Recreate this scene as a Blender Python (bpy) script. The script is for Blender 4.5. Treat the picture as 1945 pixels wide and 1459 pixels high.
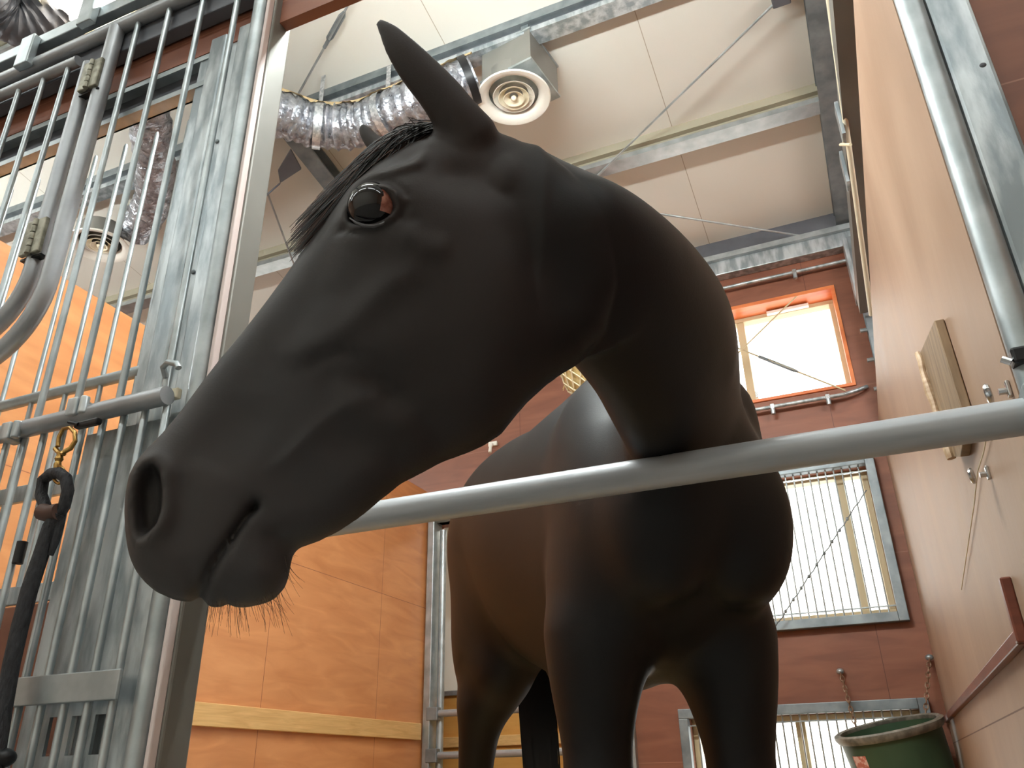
import bpy, bmesh, math, random
import numpy as np
from mathutils import Vector, Matrix, Euler
for _o in list(bpy.data.objects): bpy.data.objects.remove(_o)
# ------------------------------------------------------------------ camera
PITCH, YAW, ROLL, FPX = 0.450911, 0.397548, -0.020314, 1546.656
CAM = np.array([0.0, 0.0, 0.75])
def _axes():
    p, a, l = PITCH, YAW, ROLL
    fw = np.array([-math.sin(a)*math.cos(p), math.cos(a)*math.cos(p), math.sin(p)])
    r = np.array([math.cos(a), math.sin(a), 0.0]); u = np.cross(r, fw)
    return r*math.cos(l)+u*math.sin(l), -r*math.sin(l)+u*math.cos(l), fw
RT, UP, FW = _axes()
scene = bpy.context.scene
cd = bpy.data.cameras.new('camera'); cam = bpy.data.objects.new('camera', cd); scene.collection.objects.link(cam)
cd.sensor_fit = 'HORIZONTAL'; cd.sensor_width = 36.0; cd.lens = 36.0*FPX/1945.0; cd.clip_start = .02
cam.matrix_world = Matrix(((RT[0], UP[0], -FW[0], CAM[0]), (RT[1], UP[1], -FW[1], CAM[1]), (RT[2], UP[2], -FW[2], CAM[2]), (0, 0, 0, 1)))
scene.camera = cam
scene.view_settings.view_transform = 'Standard'; scene.view_settings.look = 'None'
scene.view_settings.exposure = 0.36; scene.view_settings.gamma = 1.0; scene.view_settings.use_curve_mapping = False
LAMP, BOXFILL = 15.0, 132.0          # fluorescent lamps over the aisle; unseen fill lamps added inside the boxes
SKY = 4.0            # overcast daylight outside the windows
w = bpy.data.worlds.new('daylight'); scene.world = w; w.use_nodes = True
w.node_tree.nodes['Background'].inputs[0].default_value = (1.0, .975, .94, 1); w.node_tree.nodes['Background'].inputs[1].default_value = SKY
# ------------------------------------------------------------------ materials
def mat(name, col=(.5,.5,.5), rough=.5, metal=0., **k):
    m = bpy.data.materials.new(name); m.use_nodes = True; nt = m.node_tree; b = nt.nodes['Principled BSDF']
    b.inputs['Base Color'].default_value = (*col, 1); b.inputs['Roughness'].default_value = rough; b.inputs['Metallic'].default_value = metal
    for a, v in k.items(): b.inputs[a].default_value = v
    return m
def noisemat(name, c1, c2, rough=.5, metal=0., scale=(8,8,8), detail=4., lo=.35, hi=.65, bump=0., rvar=0., bscale=None, distort=0., seams=None, **k):
    m = mat(name, c1, rough, metal, **k); nt = m.node_tree; N = nt.nodes; L = nt.links; b = N['Principled BSDF']
    tc = N.new('ShaderNodeTexCoord'); mp = N.new('ShaderNodeMapping'); mp.inputs['Scale'].default_value = scale
    nz = N.new('ShaderNodeTexNoise'); nz.inputs['Scale'].default_value = 1.; nz.inputs['Detail'].default_value = detail; nz.inputs['Distortion'].default_value = distort
    cr = N.new('ShaderNodeValToRGB'); cr.color_ramp.elements[0].position = lo; cr.color_ramp.elements[1].position = hi
    cr.color_ramp.elements[0].color = (*c1, 1); cr.color_ramp.elements[1].color = (*c2, 1)
    L.new(tc.outputs['Object'], mp.inputs[0]); L.new(mp.outputs[0], nz.inputs[0]); L.new(nz.outputs[0], cr.inputs[0])
    out = cr.outputs[0]
    if seams:                                                    # joints between sheets: (axis, spacing, offset, width, colour)
        sp = N.new('ShaderNodeSeparateXYZ'); L.new(tc.outputs['Object'], sp.inputs[0])
        for ax, per, off, wd, col in seams:
            a = N.new('ShaderNodeMath'); a.operation = 'ADD'; a.inputs[1].default_value = -off+per*50; L.new(sp.outputs[ax], a.inputs[0])
            q = N.new('ShaderNodeMath'); q.operation = 'MODULO'; q.inputs[1].default_value = per; L.new(a.outputs[0], q.inputs[0])
            c = N.new('ShaderNodeMath'); c.operation = 'LESS_THAN'; c.inputs[1].default_value = wd; L.new(q.outputs[0], c.inputs[0])
            mx = N.new('ShaderNodeMix'); mx.data_type = 'RGBA'; L.new(c.outputs[0], mx.inputs[0]); L.new(out, mx.inputs[6]); mx.inputs[7].default_value = (*col, 1)
            out = mx.outputs[2]
    L.new(out, b.inputs['Base Color'])
    if rvar:
        mr = N.new('ShaderNodeMapRange'); mr.inputs[3].default_value = rough-rvar; mr.inputs[4].default_value = rough+rvar
        L.new(nz.outputs[0], mr.inputs[0]); L.new(mr.outputs[0], b.inputs['Roughness'])
    if bump:
        bn = N.new('ShaderNodeBump'); bn.inputs['Strength'].default_value = bump; bn.inputs['Distance'].default_value = .01
        if bscale:
            mp2 = N.new('ShaderNodeMapping'); mp2.inputs['Scale'].default_value = bscale; n2 = N.new('ShaderNodeTexNoise'); n2.inputs['Scale'].default_value = 1.; n2.inputs['Detail'].default_value = 3
            L.new(tc.outputs['Object'], mp2.inputs[0]); L.new(mp2.outputs[0], n2.inputs[0]); L.new(n2.outputs[0], bn.inputs['Height'])
        else: L.new(nz.outputs[0], bn.inputs['Height'])
        L.new(bn.outputs[0], b.inputs['Normal'])
    return m
def S(r, g, b):                                                   # 8-bit sRGB colour to linear
    f = lambda c: (c/255/12.92 if c/255 <= .04045 else ((c/255+.055)/1.055)**2.4)
    return (f(r), f(g), f(b))
M = {}
M['galv'] = noisemat('galvanised_steel', S(158,166,168), S(190,197,199), .42, .75, (14,14,14), 5, .35, .7, .10, .08)
M['galv_dark'] = noisemat('aged_galvanised_steel', S(120,128,132), S(155,163,166), .5, .7, (11,11,11), 5, .35, .7, .12, .08)
M['galv_pale'] = noisemat('spangled_galvanised_sheet', S(150,160,165), S(205,212,215), .35, .6, (26,26,7), 6, .4, .62, .25, .1)
M['bar'] = noisemat('brushed_aluminium_pipe', S(160,163,166), S(176,179,182), .38, .2, (4,60,60), 3, .3, .7, .02, .05)
M['steel'] = mat('bright_steel', S(200,200,200), .25, .9)
M['painted_rail'] = noisemat('silver_painted_steel', S(150,153,156), S(172,175,178), .38, .55, (9,9,9), 4, .35, .7, .04, .06)
M['zinc_old'] = noisemat('old_hinge_zinc', S(128,126,112), S(165,162,146), .5, .5, (40,40,40), 4, .4, .6, .1)
M['black_steel'] = mat('black_metal', S(28,28,30), .4, .3)
M['dark_beam'] = noisemat('dark_grey_steel', S(88,90,96), S(108,110,116), .5, .4, (5,5,5), 3, .3, .7)
M['ply_right'] = noisemat('varnished_pale_plywood', S(150,120,98), S(174,146,124), .52, 0, (9,2.2,1.1), 6, .3, .72, .14, .10, (26,14,5), .6, [(2, 3.0, .852, .0035, S(95,58,42))], **{'Specular IOR Level': .3})
M['ply_left'] = noisemat('orange_plywood', S(196,128,78), S(220,154,100), .45, 0, (9,3,16), 5, .3, .75, .03, .06, None, .8, [(1, .91, 3.88, .003, S(140,78,48)), (2, .91, .765, .003, S(150,90,60))])
M['ply_back'] = noisemat('red_brown_plywood', S(124,74,54), S(146,92,68), .5, 0, (3,9,16), 5, .3, .75, .03, .06, None, .8, [(0, .91, .02, .003, S(95,50,38)), (2, .91, .805, .003, S(160,108,86))])
M['batten'] = noisemat('pine_batten', S(205,160,98), S(228,186,124), .5, 0, (12,4,60), 6, .3, .7, .06, 0, None, 1.2)
M['red_batten'] = noisemat('red_brown_batten', S(96,48,34), S(130,70,50), .4, 0, (5,5,40), 5, .3, .7, .08)
M['old_board'] = noisemat('weathered_board', S(112,88,62), S(150,124,94), .6, 0, (40,40,6), 6, .3, .7, .2)
M['board_edge'] = noisemat('chewed_board_edge', S(160,128,96), S(205,180,150), .6, 0, (30,30,60), 5, .3, .7, .3)
M['ceiling'] = noisemat('cream_insulation_panel', S(214,210,200), S(222,218,208), .55, 0, (.8,.8,.8), 2, .3, .7, 0, 0, None, 0, [(0, .91, -.475, .004, S(168,156,138))])
M['olive'] = mat('olive_grey_trim', S(160,154,134), .6)
M['pinkwall'] = noisemat('pale_pink_plywood', S(205,165,140), S(222,184,160), .5, 0, (2,8,12), 4, .3, .7)
M['orange_reveal'] = noisemat('orange_varnished_reveal', S(212,110,58), S(235,140,82), .4, 0, (4,20,20), 4, .3, .7)
M['winframe'] = mat('cream_window_frame', S(205,188,150), .45)
M['winframe_pink'] = mat('pale_sash', S(222,205,200), .45)
M['floor'] = noisemat('trodden_concrete', S(128,127,124), S(150,148,144), .85, 0, (3,3,3), 6, .3, .7, .3)
M['shavings'] = noisemat('straw_bedding', S(176,146,98), S(206,180,130), .9, 0, (30,30,30), 6, .3, .7, .8)
M['white'] = mat('white_plastic', S(236,232,222), .35)
M['cream'] = mat('yellowed_plastic', S(236,226,200), .4)
M['foil'] = noisemat('crinkled_foil', S(128,132,140), S(200,203,210), .30, .75, (30,30,30), 5, .3, .7, .8, .08, (60,60,60))
M['felt'] = noisemat('beige_felt', S(190,165,120), S(215,190,148), .9, 0, (60,60,60), 3)
M['box'] = noisemat('grey_sheet_metal', S(124,122,116), S(136,134,128), .45, .35, (4,4,4), 3, .3, .7)
M['strap'] = noisemat('perforated_strap', S(178,182,186), S(214,216,218), .35, .7, (60,60,60), 2, .45, .55)
M['green'] = noisemat('green_plastic_tub', S(44,66,48), S(60,84,60), .42, 0, (6,6,3), 4, .3, .7, .03)
M['green_rim'] = noisemat('worn_grey_rim', S(96,92,82), S(140,134,122), .4, .1, (20,20,20), 4, .4, .6)
M['label'] = noisemat('faded_red_label', S(190,110,90), S(220,180,165), .5, 0, (60,60,60), 2, .45, .55)
M['rust'] = noisemat('rusty_chain', S(110,70,42), S(165,140,118), .5, .5, (60,60,60), 3)
M['brass'] = noisemat('brass', S(168,130,72), S(196,160,96), .28, .9, (50,50,50), 3)
M['rope'] = noisemat('black_rope', S(24,24,27), S(52,52,56), .7, 0, (160,160,60), 4, .3, .7, .6)
M['leather'] = mat('brown_leather', S(78,52,42), .6)
M['hay'] = noisemat('hay', S(176,150,92), S(228,206,150), .85, 0, (40,40,9), 6, .3, .7, .8)
M['net'] = mat('cream_net_cord', S(222,208,176), .7)
M['tan_board'] = noisemat('tan_wood', S(196,140,66), S(212,158,84), .5, 0, (3,12,20), 4, .3, .7)
M['skin'] = mat('grey_eyelid', S(84,84,86), .35)
def glass():
    m = bpy.data.materials.new('window_glass'); m.use_nodes = True; N = m.node_tree.nodes; L = m.node_tree.links; N.clear()
    o = N.new('ShaderNodeOutputMaterial'); t = N.new('ShaderNodeBsdfTransparent'); g = N.new('ShaderNodeBsdfGlossy'); x = N.new('ShaderNodeMixShader')
    g.inputs['Roughness'].default_value = .05; t.inputs[0].default_value = (.96,.97,.96,1); x.inputs[0].default_value = .06
    L.new(t.outputs[0], x.inputs[1]); L.new(g.outputs[0], x.inputs[2]); L.new(x.outputs[0], o.inputs[0]); return m
M['glass'] = glass()
def emit(name, col, st):
    m = bpy.data.materials.new(name); m.use_nodes = True; b = m.node_tree.nodes['Principled BSDF']
    b.inputs['Base Color'].default_value = (.8,.8,.8,1); b.inputs['Emission Color'].default_value = (*col, 1); b.inputs['Emission Strength'].default_value = st; return m
M['lamp'] = emit('lamp_diffuser', (.94, 1, .99), LAMP); M['box_fill'] = emit('box_fill_diffuser', (.93, 1, .99), BOXFILL)
M['warm_lamp'] = emit('warm_lamp_glass', (1, .93, .80), 9.0)
# ------------------------------------------------------------------ mesh building
def V3(p): return Vector((float(p[0]), float(p[1]), float(p[2])))
class MB:
    def __init__(s): s.v = []; s.f = []
    def add(s, vs, fs):
        n = len(s.v); s.v += [tuple(map(float, v)) for v in vs]; s.f += [tuple(i+n for i in f) for f in fs]; return s
    def box(s, x0, x1, y0, y1, z0, z1, M4=None):
        vs = [Vector((x, y, z)) for x in (x0, x1) for y in (y0, y1) for z in (z0, z1)]
        if M4: vs = [M4 @ v for v in vs]
        return s.add(vs, [(0,1,3,2),(4,6,7,5),(0,4,5,1),(2,3,7,6),(0,2,6,4),(1,5,7,3)])
    def beam(s, a, b, w, h, up=(0,0,1)):                     # a bar of w x h section from a to b
        a, b = V3(a), V3(b); t = (b-a).normalized(); u = Vector(up); sd = t.cross(u).normalized(); u = sd.cross(t)
        vs = [p+sd*(w/2*i)+u*(h/2*j) for p in (a, b) for i, j in ((-1,-1),(1,-1),(1,1),(-1,1))]
        return s.add(vs, [(0,1,2,3),(7,6,5,4),(0,4,5,1),(1,5,6,2),(2,6,7,3),(3,7,4,0)])
    def tube(s, pts, r, n=12, closed=False, cap=True):
        P = [V3(p) for p in pts]; R = list(r) if hasattr(r, '__len__') else [r]*len(P); m = len(P); rings = []
        t0 = None; nrm = None
        for i in range(m):
            t = (P[(i+1) % m]-P[i-1]) if closed else (P[min(i+1, m-1)]-P[max(i-1, 0)])
            t.normalize()
            if nrm is None: nrm = t.orthogonal().normalized()
            else: nrm = (nrm-t*nrm.dot(t)); nrm.normalize()
            bi = t.cross(nrm)
            rings.append([P[i]+(nrm*math.cos(2*math.pi*k/n)+bi*math.sin(2*math.pi*k/n))*R[i] for k in range(n)])
        vs = [v for g in rings for v in g]; fs = []
        for i in range(m if closed else m-1):
            j = (i+1) % m
            for k in range(n): fs.append((i*n+k, i*n+(k+1) % n, j*n+(k+1) % n, j*n+k))
        if cap and not closed: fs.append(tuple(range(n))[::-1]); fs.append(tuple((m-1)*n+k for k in range(n)))
        return s.add(vs, fs)
    def lathe(s, prof, c=(0,0,0), n=40, M4=None, close=False):
        vs = []; fs = []
        for r, z in prof:
            for k in range(n):
                a = 2*math.pi*k/n; v = Vector((r*math.cos(a), r*math.sin(a), z))
                if M4: v = M4 @ v
                vs.append(v+Vector(c))
        m = len(prof)
        for i in range(m if close else m-1):
            j = (i+1) % m
            for k in range(n): fs.append((i*n+k, i*n+(k+1) % n, j*n+(k+1) % n, j*n+k))
        return s.add(vs, fs)
    def ball(s, c, r, n=16, sc=(1,1,1)):
        pr = [(max(r*math.sin(math.pi*i/n), 1e-5), -r*math.cos(math.pi*i/n)) for i in range(n+1)]
        Mx = Matrix.Diagonal((*sc, 1)); return s.lathe(pr, c, n*2, Mx)
    def build(s, name, m, parent=None, smooth=True, bevel=0., flip=False):
        me = bpy.data.meshes.new(name); me.from_pydata(s.v, [], s.f)
        bm = bmesh.new(); bm.from_mesh(me); bmesh.ops.recalc_face_normals(bm, faces=bm.faces); bm.to_mesh(me); bm.free()
        me.materials.append(m)
        if smooth:
            for p in me.polygons: p.use_smooth = True
            me.set_sharp_from_angle(angle=math.radians(38))
        o = bpy.data.objects.new(name, me); scene.collection.objects.link(o)
        if parent:
            o.parent = parent; q = parent; off = Vector((0,0,0))
            while q: off += q.location; q = q.parent
            o.location = -off
        if bevel:
            b = o.modifiers.new('bevel', 'BEVEL'); b.width = bevel; b.segments = 2; b.limit_method = 'ANGLE'
        return o
def tag(o, label=None, cat=None, group=None, kind=None):
    if label: o['label'] = label
    if cat: o['category'] = cat
    if group: o['group'] = group
    if kind: o['kind'] = kind
    return o
def thing(name, label, cat, loc=(0,0,0), group=None):
    o = bpy.data.objects.new(name, None); o.empty_display_size = .05; scene.collection.objects.link(o); o.location = V3(loc)
    return tag(o, label, cat, group)
def struct(o): o['kind'] = 'structure'; return o
# measuring helpers: a photo pixel turned into a place on a real plane of the building
def ray(x, y): return RT*(x-972.5)/FPX - UP*(y-729.5)/FPX + FW
def atY(x, y, Y): d = ray(x, y); return CAM + d*((Y-CAM[1])/d[1])
def atX(x, y, X): d = ray(x, y); return CAM + d*((X-CAM[0])/d[0])
def atZ(x, y, Z): d = ray(x, y); return CAM + d*((Z-CAM[2])/d[2])
def atD(x, y, D): return CAM + ray(x, y)*D
# ------------------------------------------------------------------ the horse as an implicit solid
def smin(a, b, k):
    h = np.clip(0.5+0.5*(b-a)/k, 0, 1)
    return b*(1-h)+a*h-k*h*(1-h)
BD = np.array([-0.605, 0.796, 0.0]); BS = np.array([0.796, 0.605, 0.0]); B0 = np.array([-0.190, 1.365, 0.0])
def bp(L, S, Z): return B0 + BD*L + BS*S + np.array([0, 0, Z])
class Field:
    def __init__(s, xs, ys, zs):
        s.xs, s.ys, s.zs = [np.asarray(a, np.float32) for a in (xs, ys, zs)]
        s.f = np.full((len(xs), len(ys), len(zs)), 0.3, np.float32)
    def box(s, lo, hi):
        r = []
        for a, l, h in zip((s.xs, s.ys, s.zs), lo, hi):
            i = max(0, int(np.searchsorted(a, l))-1); j = min(len(a), int(np.searchsorted(a, h))+1)
            r.append(slice(i, max(j, i+1)))
        X, Y, Z = np.meshgrid(s.xs[r[0]], s.ys[r[1]], s.zs[r[2]], indexing='ij', sparse=True)
        return tuple(r), X, Y, Z
    def merge(s, r, d, k): s.f[r] = smin(s.f[r], d.astype(np.float32), k)
    def cone(s, a, b, ra, rb, k=0.03):
        a = np.array(a, float); b = np.array(b, float); m = max(ra, rb)+2*k+.02
        r, X, Y, Z = s.box(np.minimum(a, b)-m, np.maximum(a, b)+m)
        ab = b-a; t = np.clip(((X-a[0])*ab[0]+(Y-a[1])*ab[1]+(Z-a[2])*ab[2])/(ab@ab), 0, 1)
        d = np.sqrt((X-a[0]-t*ab[0])**2+(Y-a[1]-t*ab[1])**2+(Z-a[2]-t*ab[2])**2)-(ra+(rb-ra)*t)
        s.merge(r, d, k)
    def ell(s, c, ax, rad, k=0.03, cut=False):
        c = np.array(c, float); ax = [np.array(v, float)/np.linalg.norm(v) for v in ax]; m = max(rad)+2*k+.02
        r, X, Y, Z = s.box(c-m, c+m)
        q = 0; g = 0
        for v, ra in zip(ax, rad):
            t = (X-c[0])*v[0]+(Y-c[1])*v[1]+(Z-c[2])*v[2]
            q = q+(t/ra)**2; g = g+(t/ra**2)**2
        k0 = np.sqrt(q)+1e-6; k1 = np.sqrt(g)+1e-6
        d = k0*(k0-1)/k1
        if cut: s.f[r] = -smin(-s.f[r], d.astype(np.float32), k)
        else: s.merge(r, d, k)
    def sweep(s, pts, k=0.03, n=22):
        # pts: (centre, up vector, up radius, side radius); Catmull-Rom densified elliptical sweep
        P = [np.concatenate([np.array(c, float), np.array(u, float), [ru, rs]]) for c, u, ru, rs in pts]
        P = [2*P[0]-P[1]]+P+[2*P[-1]-P[-2]]; D = []
        for i in range(1, len(P)-2):
            for j in range(n):
                t = j/n
                D.append(.5*((2*P[i])+(-P[i-1]+P[i+1])*t+(2*P[i-1]-5*P[i]+4*P[i+1]-P[i+2])*t*t+(-P[i-1]+3*P[i]-3*P[i+1]+P[i+2])*t**3))
        D.append(P[-2]); D = np.array(D); m = max(D[:, 6].max(), D[:, 7].max())+2*k+.02
        r, X, Y, Z = s.box(D[:, :3].min(0)-m, D[:, :3].max(0)+m)
        shp = np.broadcast(X, Y, Z).shape
        best = np.full(shp, 9., np.float32)
        for i in range(len(D)):
            c = D[i, :3]; tan = D[min(i+1, len(D)-1), :3]-D[max(i-1, 0), :3]; tan /= np.linalg.norm(tan)
            up = D[i, 3:6]-tan*(D[i, 3:6]@tan); up /= np.linalg.norm(up); sd = np.cross(tan, up)
            ru, rs = D[i, 6], D[i, 7]; rt = .5*(ru+rs)*.8
            dx, dy, dz = X-c[0], Y-c[1], Z-c[2]
            q = ((dx*up[0]+dy*up[1]+dz*up[2])/ru)**2+((dx*sd[0]+dy*sd[1]+dz*sd[2])/rs)**2+((dx*tan[0]+dy*tan[1]+dz*tan[2])/rt)**2
            np.minimum(best, (np.sqrt(q)-1)*min(ru, rs), out=best)
        s.merge(r, best, k)
    def nets(s):
        f = s.f; ins = f < 0
        nx, ny, nz = f.shape
        c = np.zeros((nx-1, ny-1, nz-1), np.uint8)
        for i in (0, 1):
            for j in (0, 1):
                for k in (0, 1): c += ins[i:nx-1+i, j:ny-1+j, k:nz-1+k]
        cells = np.argwhere((c > 0) & (c < 8)); I, J, K = cells.T
        idx = np.full(c.shape, -1, np.int32); idx[I, J, K] = np.arange(len(cells))
        acc = np.zeros((len(cells), 3)); cnt = np.zeros(len(cells))
        G = (s.xs.astype(float), s.ys.astype(float), s.zs.astype(float))
        for ax in range(3):
            for u in (0, 1):
                for v in (0, 1):
                    o0 = [0, 0, 0]; oth = [a for a in range(3) if a != ax]; o0[oth[0]] = u; o0[oth[1]] = v
                    o1 = list(o0); o1[ax] = 1
                    A = f[I+o0[0], J+o0[1], K+o0[2]].astype(float); B = f[I+o1[0], J+o1[1], K+o1[2]].astype(float)
                    m = (A < 0) != (B < 0); t = np.where(m, A/np.where(m, A-B, 1), 0)
                    P = np.stack([G[a][cells[:, a]+o0[a]] for a in range(3)], 1)
                    P[:, ax] += t*(G[ax][cells[:, ax]+1]-G[ax][cells[:, ax]])
                    acc += P*m[:, None]; cnt += m
        V = acc/cnt[:, None]; F = []
        for ax in range(3):
            sl0 = [slice(1, -1)]*3; sl1 = [slice(1, -1)]*3; sl0[ax] = slice(0, -1); sl1[ax] = slice(1, None)
            a = ins[tuple(sl0)]; b = ins[tuple(sl1)]
            e = np.argwhere(a != b); fl = a[tuple(e.T)]
            p = e.copy()
            for q in range(3):
                if q != ax: p[:, q] += 1
            o = [q for q in range(3) if q != ax]
            quad = []
            for du, dv in ((-1, -1), (0, -1), (0, 0), (-1, 0)):
                w = p.copy(); w[:, o[0]] += du; w[:, o[1]] += dv
                quad.append(idx[tuple(w.T)])
            Q = np.stack(quad, 1)
            if ax == 1: fl = ~fl
            Q[~fl] = Q[~fl][:, ::-1]; F.append(Q)
        return V, np.concatenate(F)
# ---- head: a profile outline with a true half-thickness at every place of it
HP = atD(700, 650, 0.955)                                   # a point of the head's middle plane
_v = ray(700, 650); _v = _v/np.linalg.norm(_v)
_n = -_v.copy(); _n[2] = -0.20; _az = math.radians(0)
HN = _n/np.linalg.norm(_n)                                  # left side of the head looks this way
HN = np.array([HN[0]*math.cos(_az)-HN[1]*math.sin(_az), HN[0]*math.sin(_az)+HN[1]*math.cos(_az), HN[2]])
HA = np.cross(HN, [0, 0, 1]); HA /= -np.linalg.norm(HA); HB = np.cross(HN, HA)
if HB[2] < 0: HB = -HB
def hpt(x, y, w=0.0):                                        # profile place -> point of the head (w = out to the left side)
    d = ray(x, y); return CAM + d*((HP+HN*w-CAM)@HN)/(d@HN)
def hab(x, y):
    p = hpt(x, y)-HP; return np.array([p@HA, p@HB])
PROF = [(975,275),(935,262),(880,262),(820,268),(765,288),(700,330),(655,375),(620,420),(590,462),(545,525),(500,585),(455,642),(420,683),(380,735),(345,783),(312,823),
 (285,850),(262,877),(248,905),(241,940),(239,975),(241,1015),(246,1052),(256,1080),(272,1102),(297,1124),(330,1138),(362,1143),(375,1139),(381,1127),(388,1146),(402,1154),(424,1152),(433,1143),(443,1152),(460,1154),(485,1151),(520,1139),
 (541,1117),(550,1092),(551,1066),(556,1048),(575,1038),(605,1028),(645,1008),(685,981),(722,950),(762,918),(803,897),(840,877),(890,859),(920,845),(952,824),(976,793),(1000,765),(1035,733),
 (1062,713),(1100,690),(1140,640),(1150,560),(1120,450),(1060,350),(1015,300)]
CTL = [(260,960,.044),(300,900,.050),(330,980,.054),(300,1060,.046),(360,1110,.036),(420,1120,.030),(500,1100,.034),(470,1030,.043),(540,1060,.033),
      (400,880,.052),(480,940,.050),(360,800,.038),(430,760,.040),(500,830,.052),(560,960,.042),(470,680,.036),(560,740,.056),(640,880,.048),(620,960,.040),
      (560,570,.046),(640,640,.072),(740,760,.064),(760,880,.050),(620,500,.062),(700,520,.086),(800,640,.088),(850,770,.074),(900,840,.062),
      (650,420,.076),(700,390,.098),(770,400,.100),(750,330,.086),(820,300,.076),(880,420,.092),(920,560,.094),(950,700,.088),(1010,740,.07),(1050,600,.078),(1080,680,.066),(1120,620,.045),(1110,500,.045),(1060,370,.05),
      (900,300,.070),(1000,400,.078),(980,300,.05),(1135,560,.035)]
def hs(x, y):                                                # the same for a mark seen on the near (left) surface
    if not hasattr(hs, 'q'): hs.q = (np.array([c[:2] for c in CTL], float), np.array([c[2] for c in CTL]))
    d = ((hs.q[0]-[x, y])**2).sum(1); k = np.exp(-d/(2*60.**2))+1e-6/(d+1)
    w = (k*hs.q[1]).sum()/k.sum()*.97
    p = hpt(x, y, w)-HP; return np.array([p@HA, p@HB])
def poly_sd(A, B, P):
    d = np.full(A.shape, 1e9); sgn = np.zeros(A.shape, bool); n = len(P)
    for i in range(n):
        ax, ay = P[i]; bx, by = P[(i+1) % n]; ex, ey = bx-ax, by-ay
        wx, wy = A-ax, B-ay; t = np.clip((wx*ex+wy*ey)/(ex*ex+ey*ey), 0, 1)
        d = np.minimum(d, (wx-ex*t)**2+(wy-ey*t)**2)
        c = ((ay > B) != (by > B)) & (A < (bx-ax)*(B-ay)/(by-ay+1e-12)+ax); sgn ^= c
    d = np.sqrt(d); return np.where(sgn, d, -d)
def seg_d(A, B, pts):
    P = [hs(*p[:2]) for p in pts]; best = np.full(A.shape, 9.); T = np.zeros(A.shape)
    for i in range(len(P)-1):
        e = P[i+1]-P[i]; t = np.clip(((A-P[i][0])*e[0]+(B-P[i][1])*e[1])/(e@e), 0, 1)
        d = np.hypot(A-P[i][0]-t*e[0], B-P[i][1]-t*e[1]); m = d < best
        best = np.where(m, d, best); T = np.where(m, (i+t)/(len(P)-1), T)
    return best, T
def head_relief():
    pr = np.array([hab(*p) for p in PROF]); h = 0.002
    lo = pr.min(0)-.10; hi = pr.max(0)+.10
    a = np.arange(lo[0], hi[0], h); b = np.arange(lo[1], hi[1], h)
    A, B = np.meshgrid(a, b, indexing='ij')
    D = poly_sd(A, B, pr)
    ctl = CTL
    P = np.array([hs(x, y) for x, y, w in ctl]); W = np.array([c[2] for c in ctl]); sg = .036
    num = np.zeros(A.shape); den = np.zeros(A.shape)+1e-9
    for (pa, pb), w in zip(P, W):
        g = np.exp(-((A-pa)**2+(B-pb)**2)/(2*sg*sg))+1e-5/(((A-pa)**2+(B-pb)**2)+1e-4); num += g*w; den += g
    H = num/den
    H0 = H.copy()
    def bump(x, y, rx, ry, amp, ang=0):
        nonlocal H
        c = hs(x, y); s = 0.955/FPX; ca, sa = math.cos(math.radians(ang)), math.sin(math.radians(ang))
        u = (A-c[0])*ca-(B-c[1])*sa; v = (A-c[0])*sa+(B-c[1])*ca   # ang measured clockwise in the profile
        H += amp*np.exp(-.5*((u/(rx*s))**2+(v/(ry*s))**2))
    def line(pts, wid, amp, taper=True):
        nonlocal H
        d, T = seg_d(A, B, pts); e = np.clip(np.minimum(T, 1-T)*5, 0, 1) if taper else 1
        H += amp*np.exp(-.5*(d/wid)**2)*e
    # bones and muscles
    line([(560,690),(615,655),(680,600),(740,540),(820,500)], .012, .0065)          # facial crest
    line([(570,705),(610,680),(650,668),(690,678)], .0055, -.0055)
    line([(590,730),(650,705),(720,730),(780,780)], .016, -.006)
    bump(640,800,60,22,.004,-50)
    line([(500,905),(545,868),(600,815),(650,775),(700,750)], .0050, .0032)                       # vein towards the mouth
    line([(600,790),(690,845),(800,868)], .016, -.006)
    line([(850,862),(810,800),(740,730),(660,690)], .013, -.008)                                # edge of the masseter
    bump(865,332,40,24,-.006)                                                        # hollow before the ear
    line([(960,400),(1010,480),(1050,570),(1065,660)], .020, -.004)
    line([(640,345),(690,322),(740,326),(790,310),(815,275)], .0050, .0095)            # brow ridge
    bump(768,290,34,18,-.007,-25)                                                    # temple hollow
    bump(700,356,62,24,.006)
    line([(750,440),(800,470),(860,480)], .010,.004)
    bump(615,480,20,46,-.004); line([(640,560),(585,640),(530,700)], .012, .004); line([(520,760),(450,850),(410,905)], .014, -.0035)
    line([(740,400),(775,420),(800,415)],.004,-.0022)
    # eye: lids and the opening
    ce = hs(704,396); s = 0.955/FPX
    u = (A-ce[0])/s; v = -(B-ce[1])/s
    an = math.radians(-14); uu = u*math.cos(an)+v*math.sin(an); vv = -u*math.sin(an)+v*math.cos(an)
    top = np.where(vv < 0, 32., 26.); rr = np.sqrt((uu/39)**2+(vv/top)**2)
    H += .0065*np.exp(-.5*((rr-1.20)/.15)**2)*np.where(vv < 0, 1.25, .8)                                         # lid rims
    H -= .0035*np.exp(-.5*((rr-1.62)/.10)**2)*(vv > 6)
    H -= .003*np.exp(-.5*((rr-1.75)/.12)**2)*(vv < -10)
    H -= .020*(1/(1+np.exp((rr-.98)*11)))                                           # opening
    line([(668,420),(650,430),(632,440)], .0025, -.004)                               # tear duct corner
    # muzzle
    line([(484,957),(462,985),(440,1018),(412,1060),(388,1098),(379,1128),(381,1150)], .0032, -.017, False)
    bump(478,960,9,9,-.008)
    line([(500,965),(478,1000),(450,1040),(425,1075),(405,1110)], .009, .0030)
    line([(455,945),(425,985),(395,1040),(360,1080)], .012, .0025)
    bump(455,1100,55,34,.006); bump(505,1075,30,30,.004)
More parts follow.
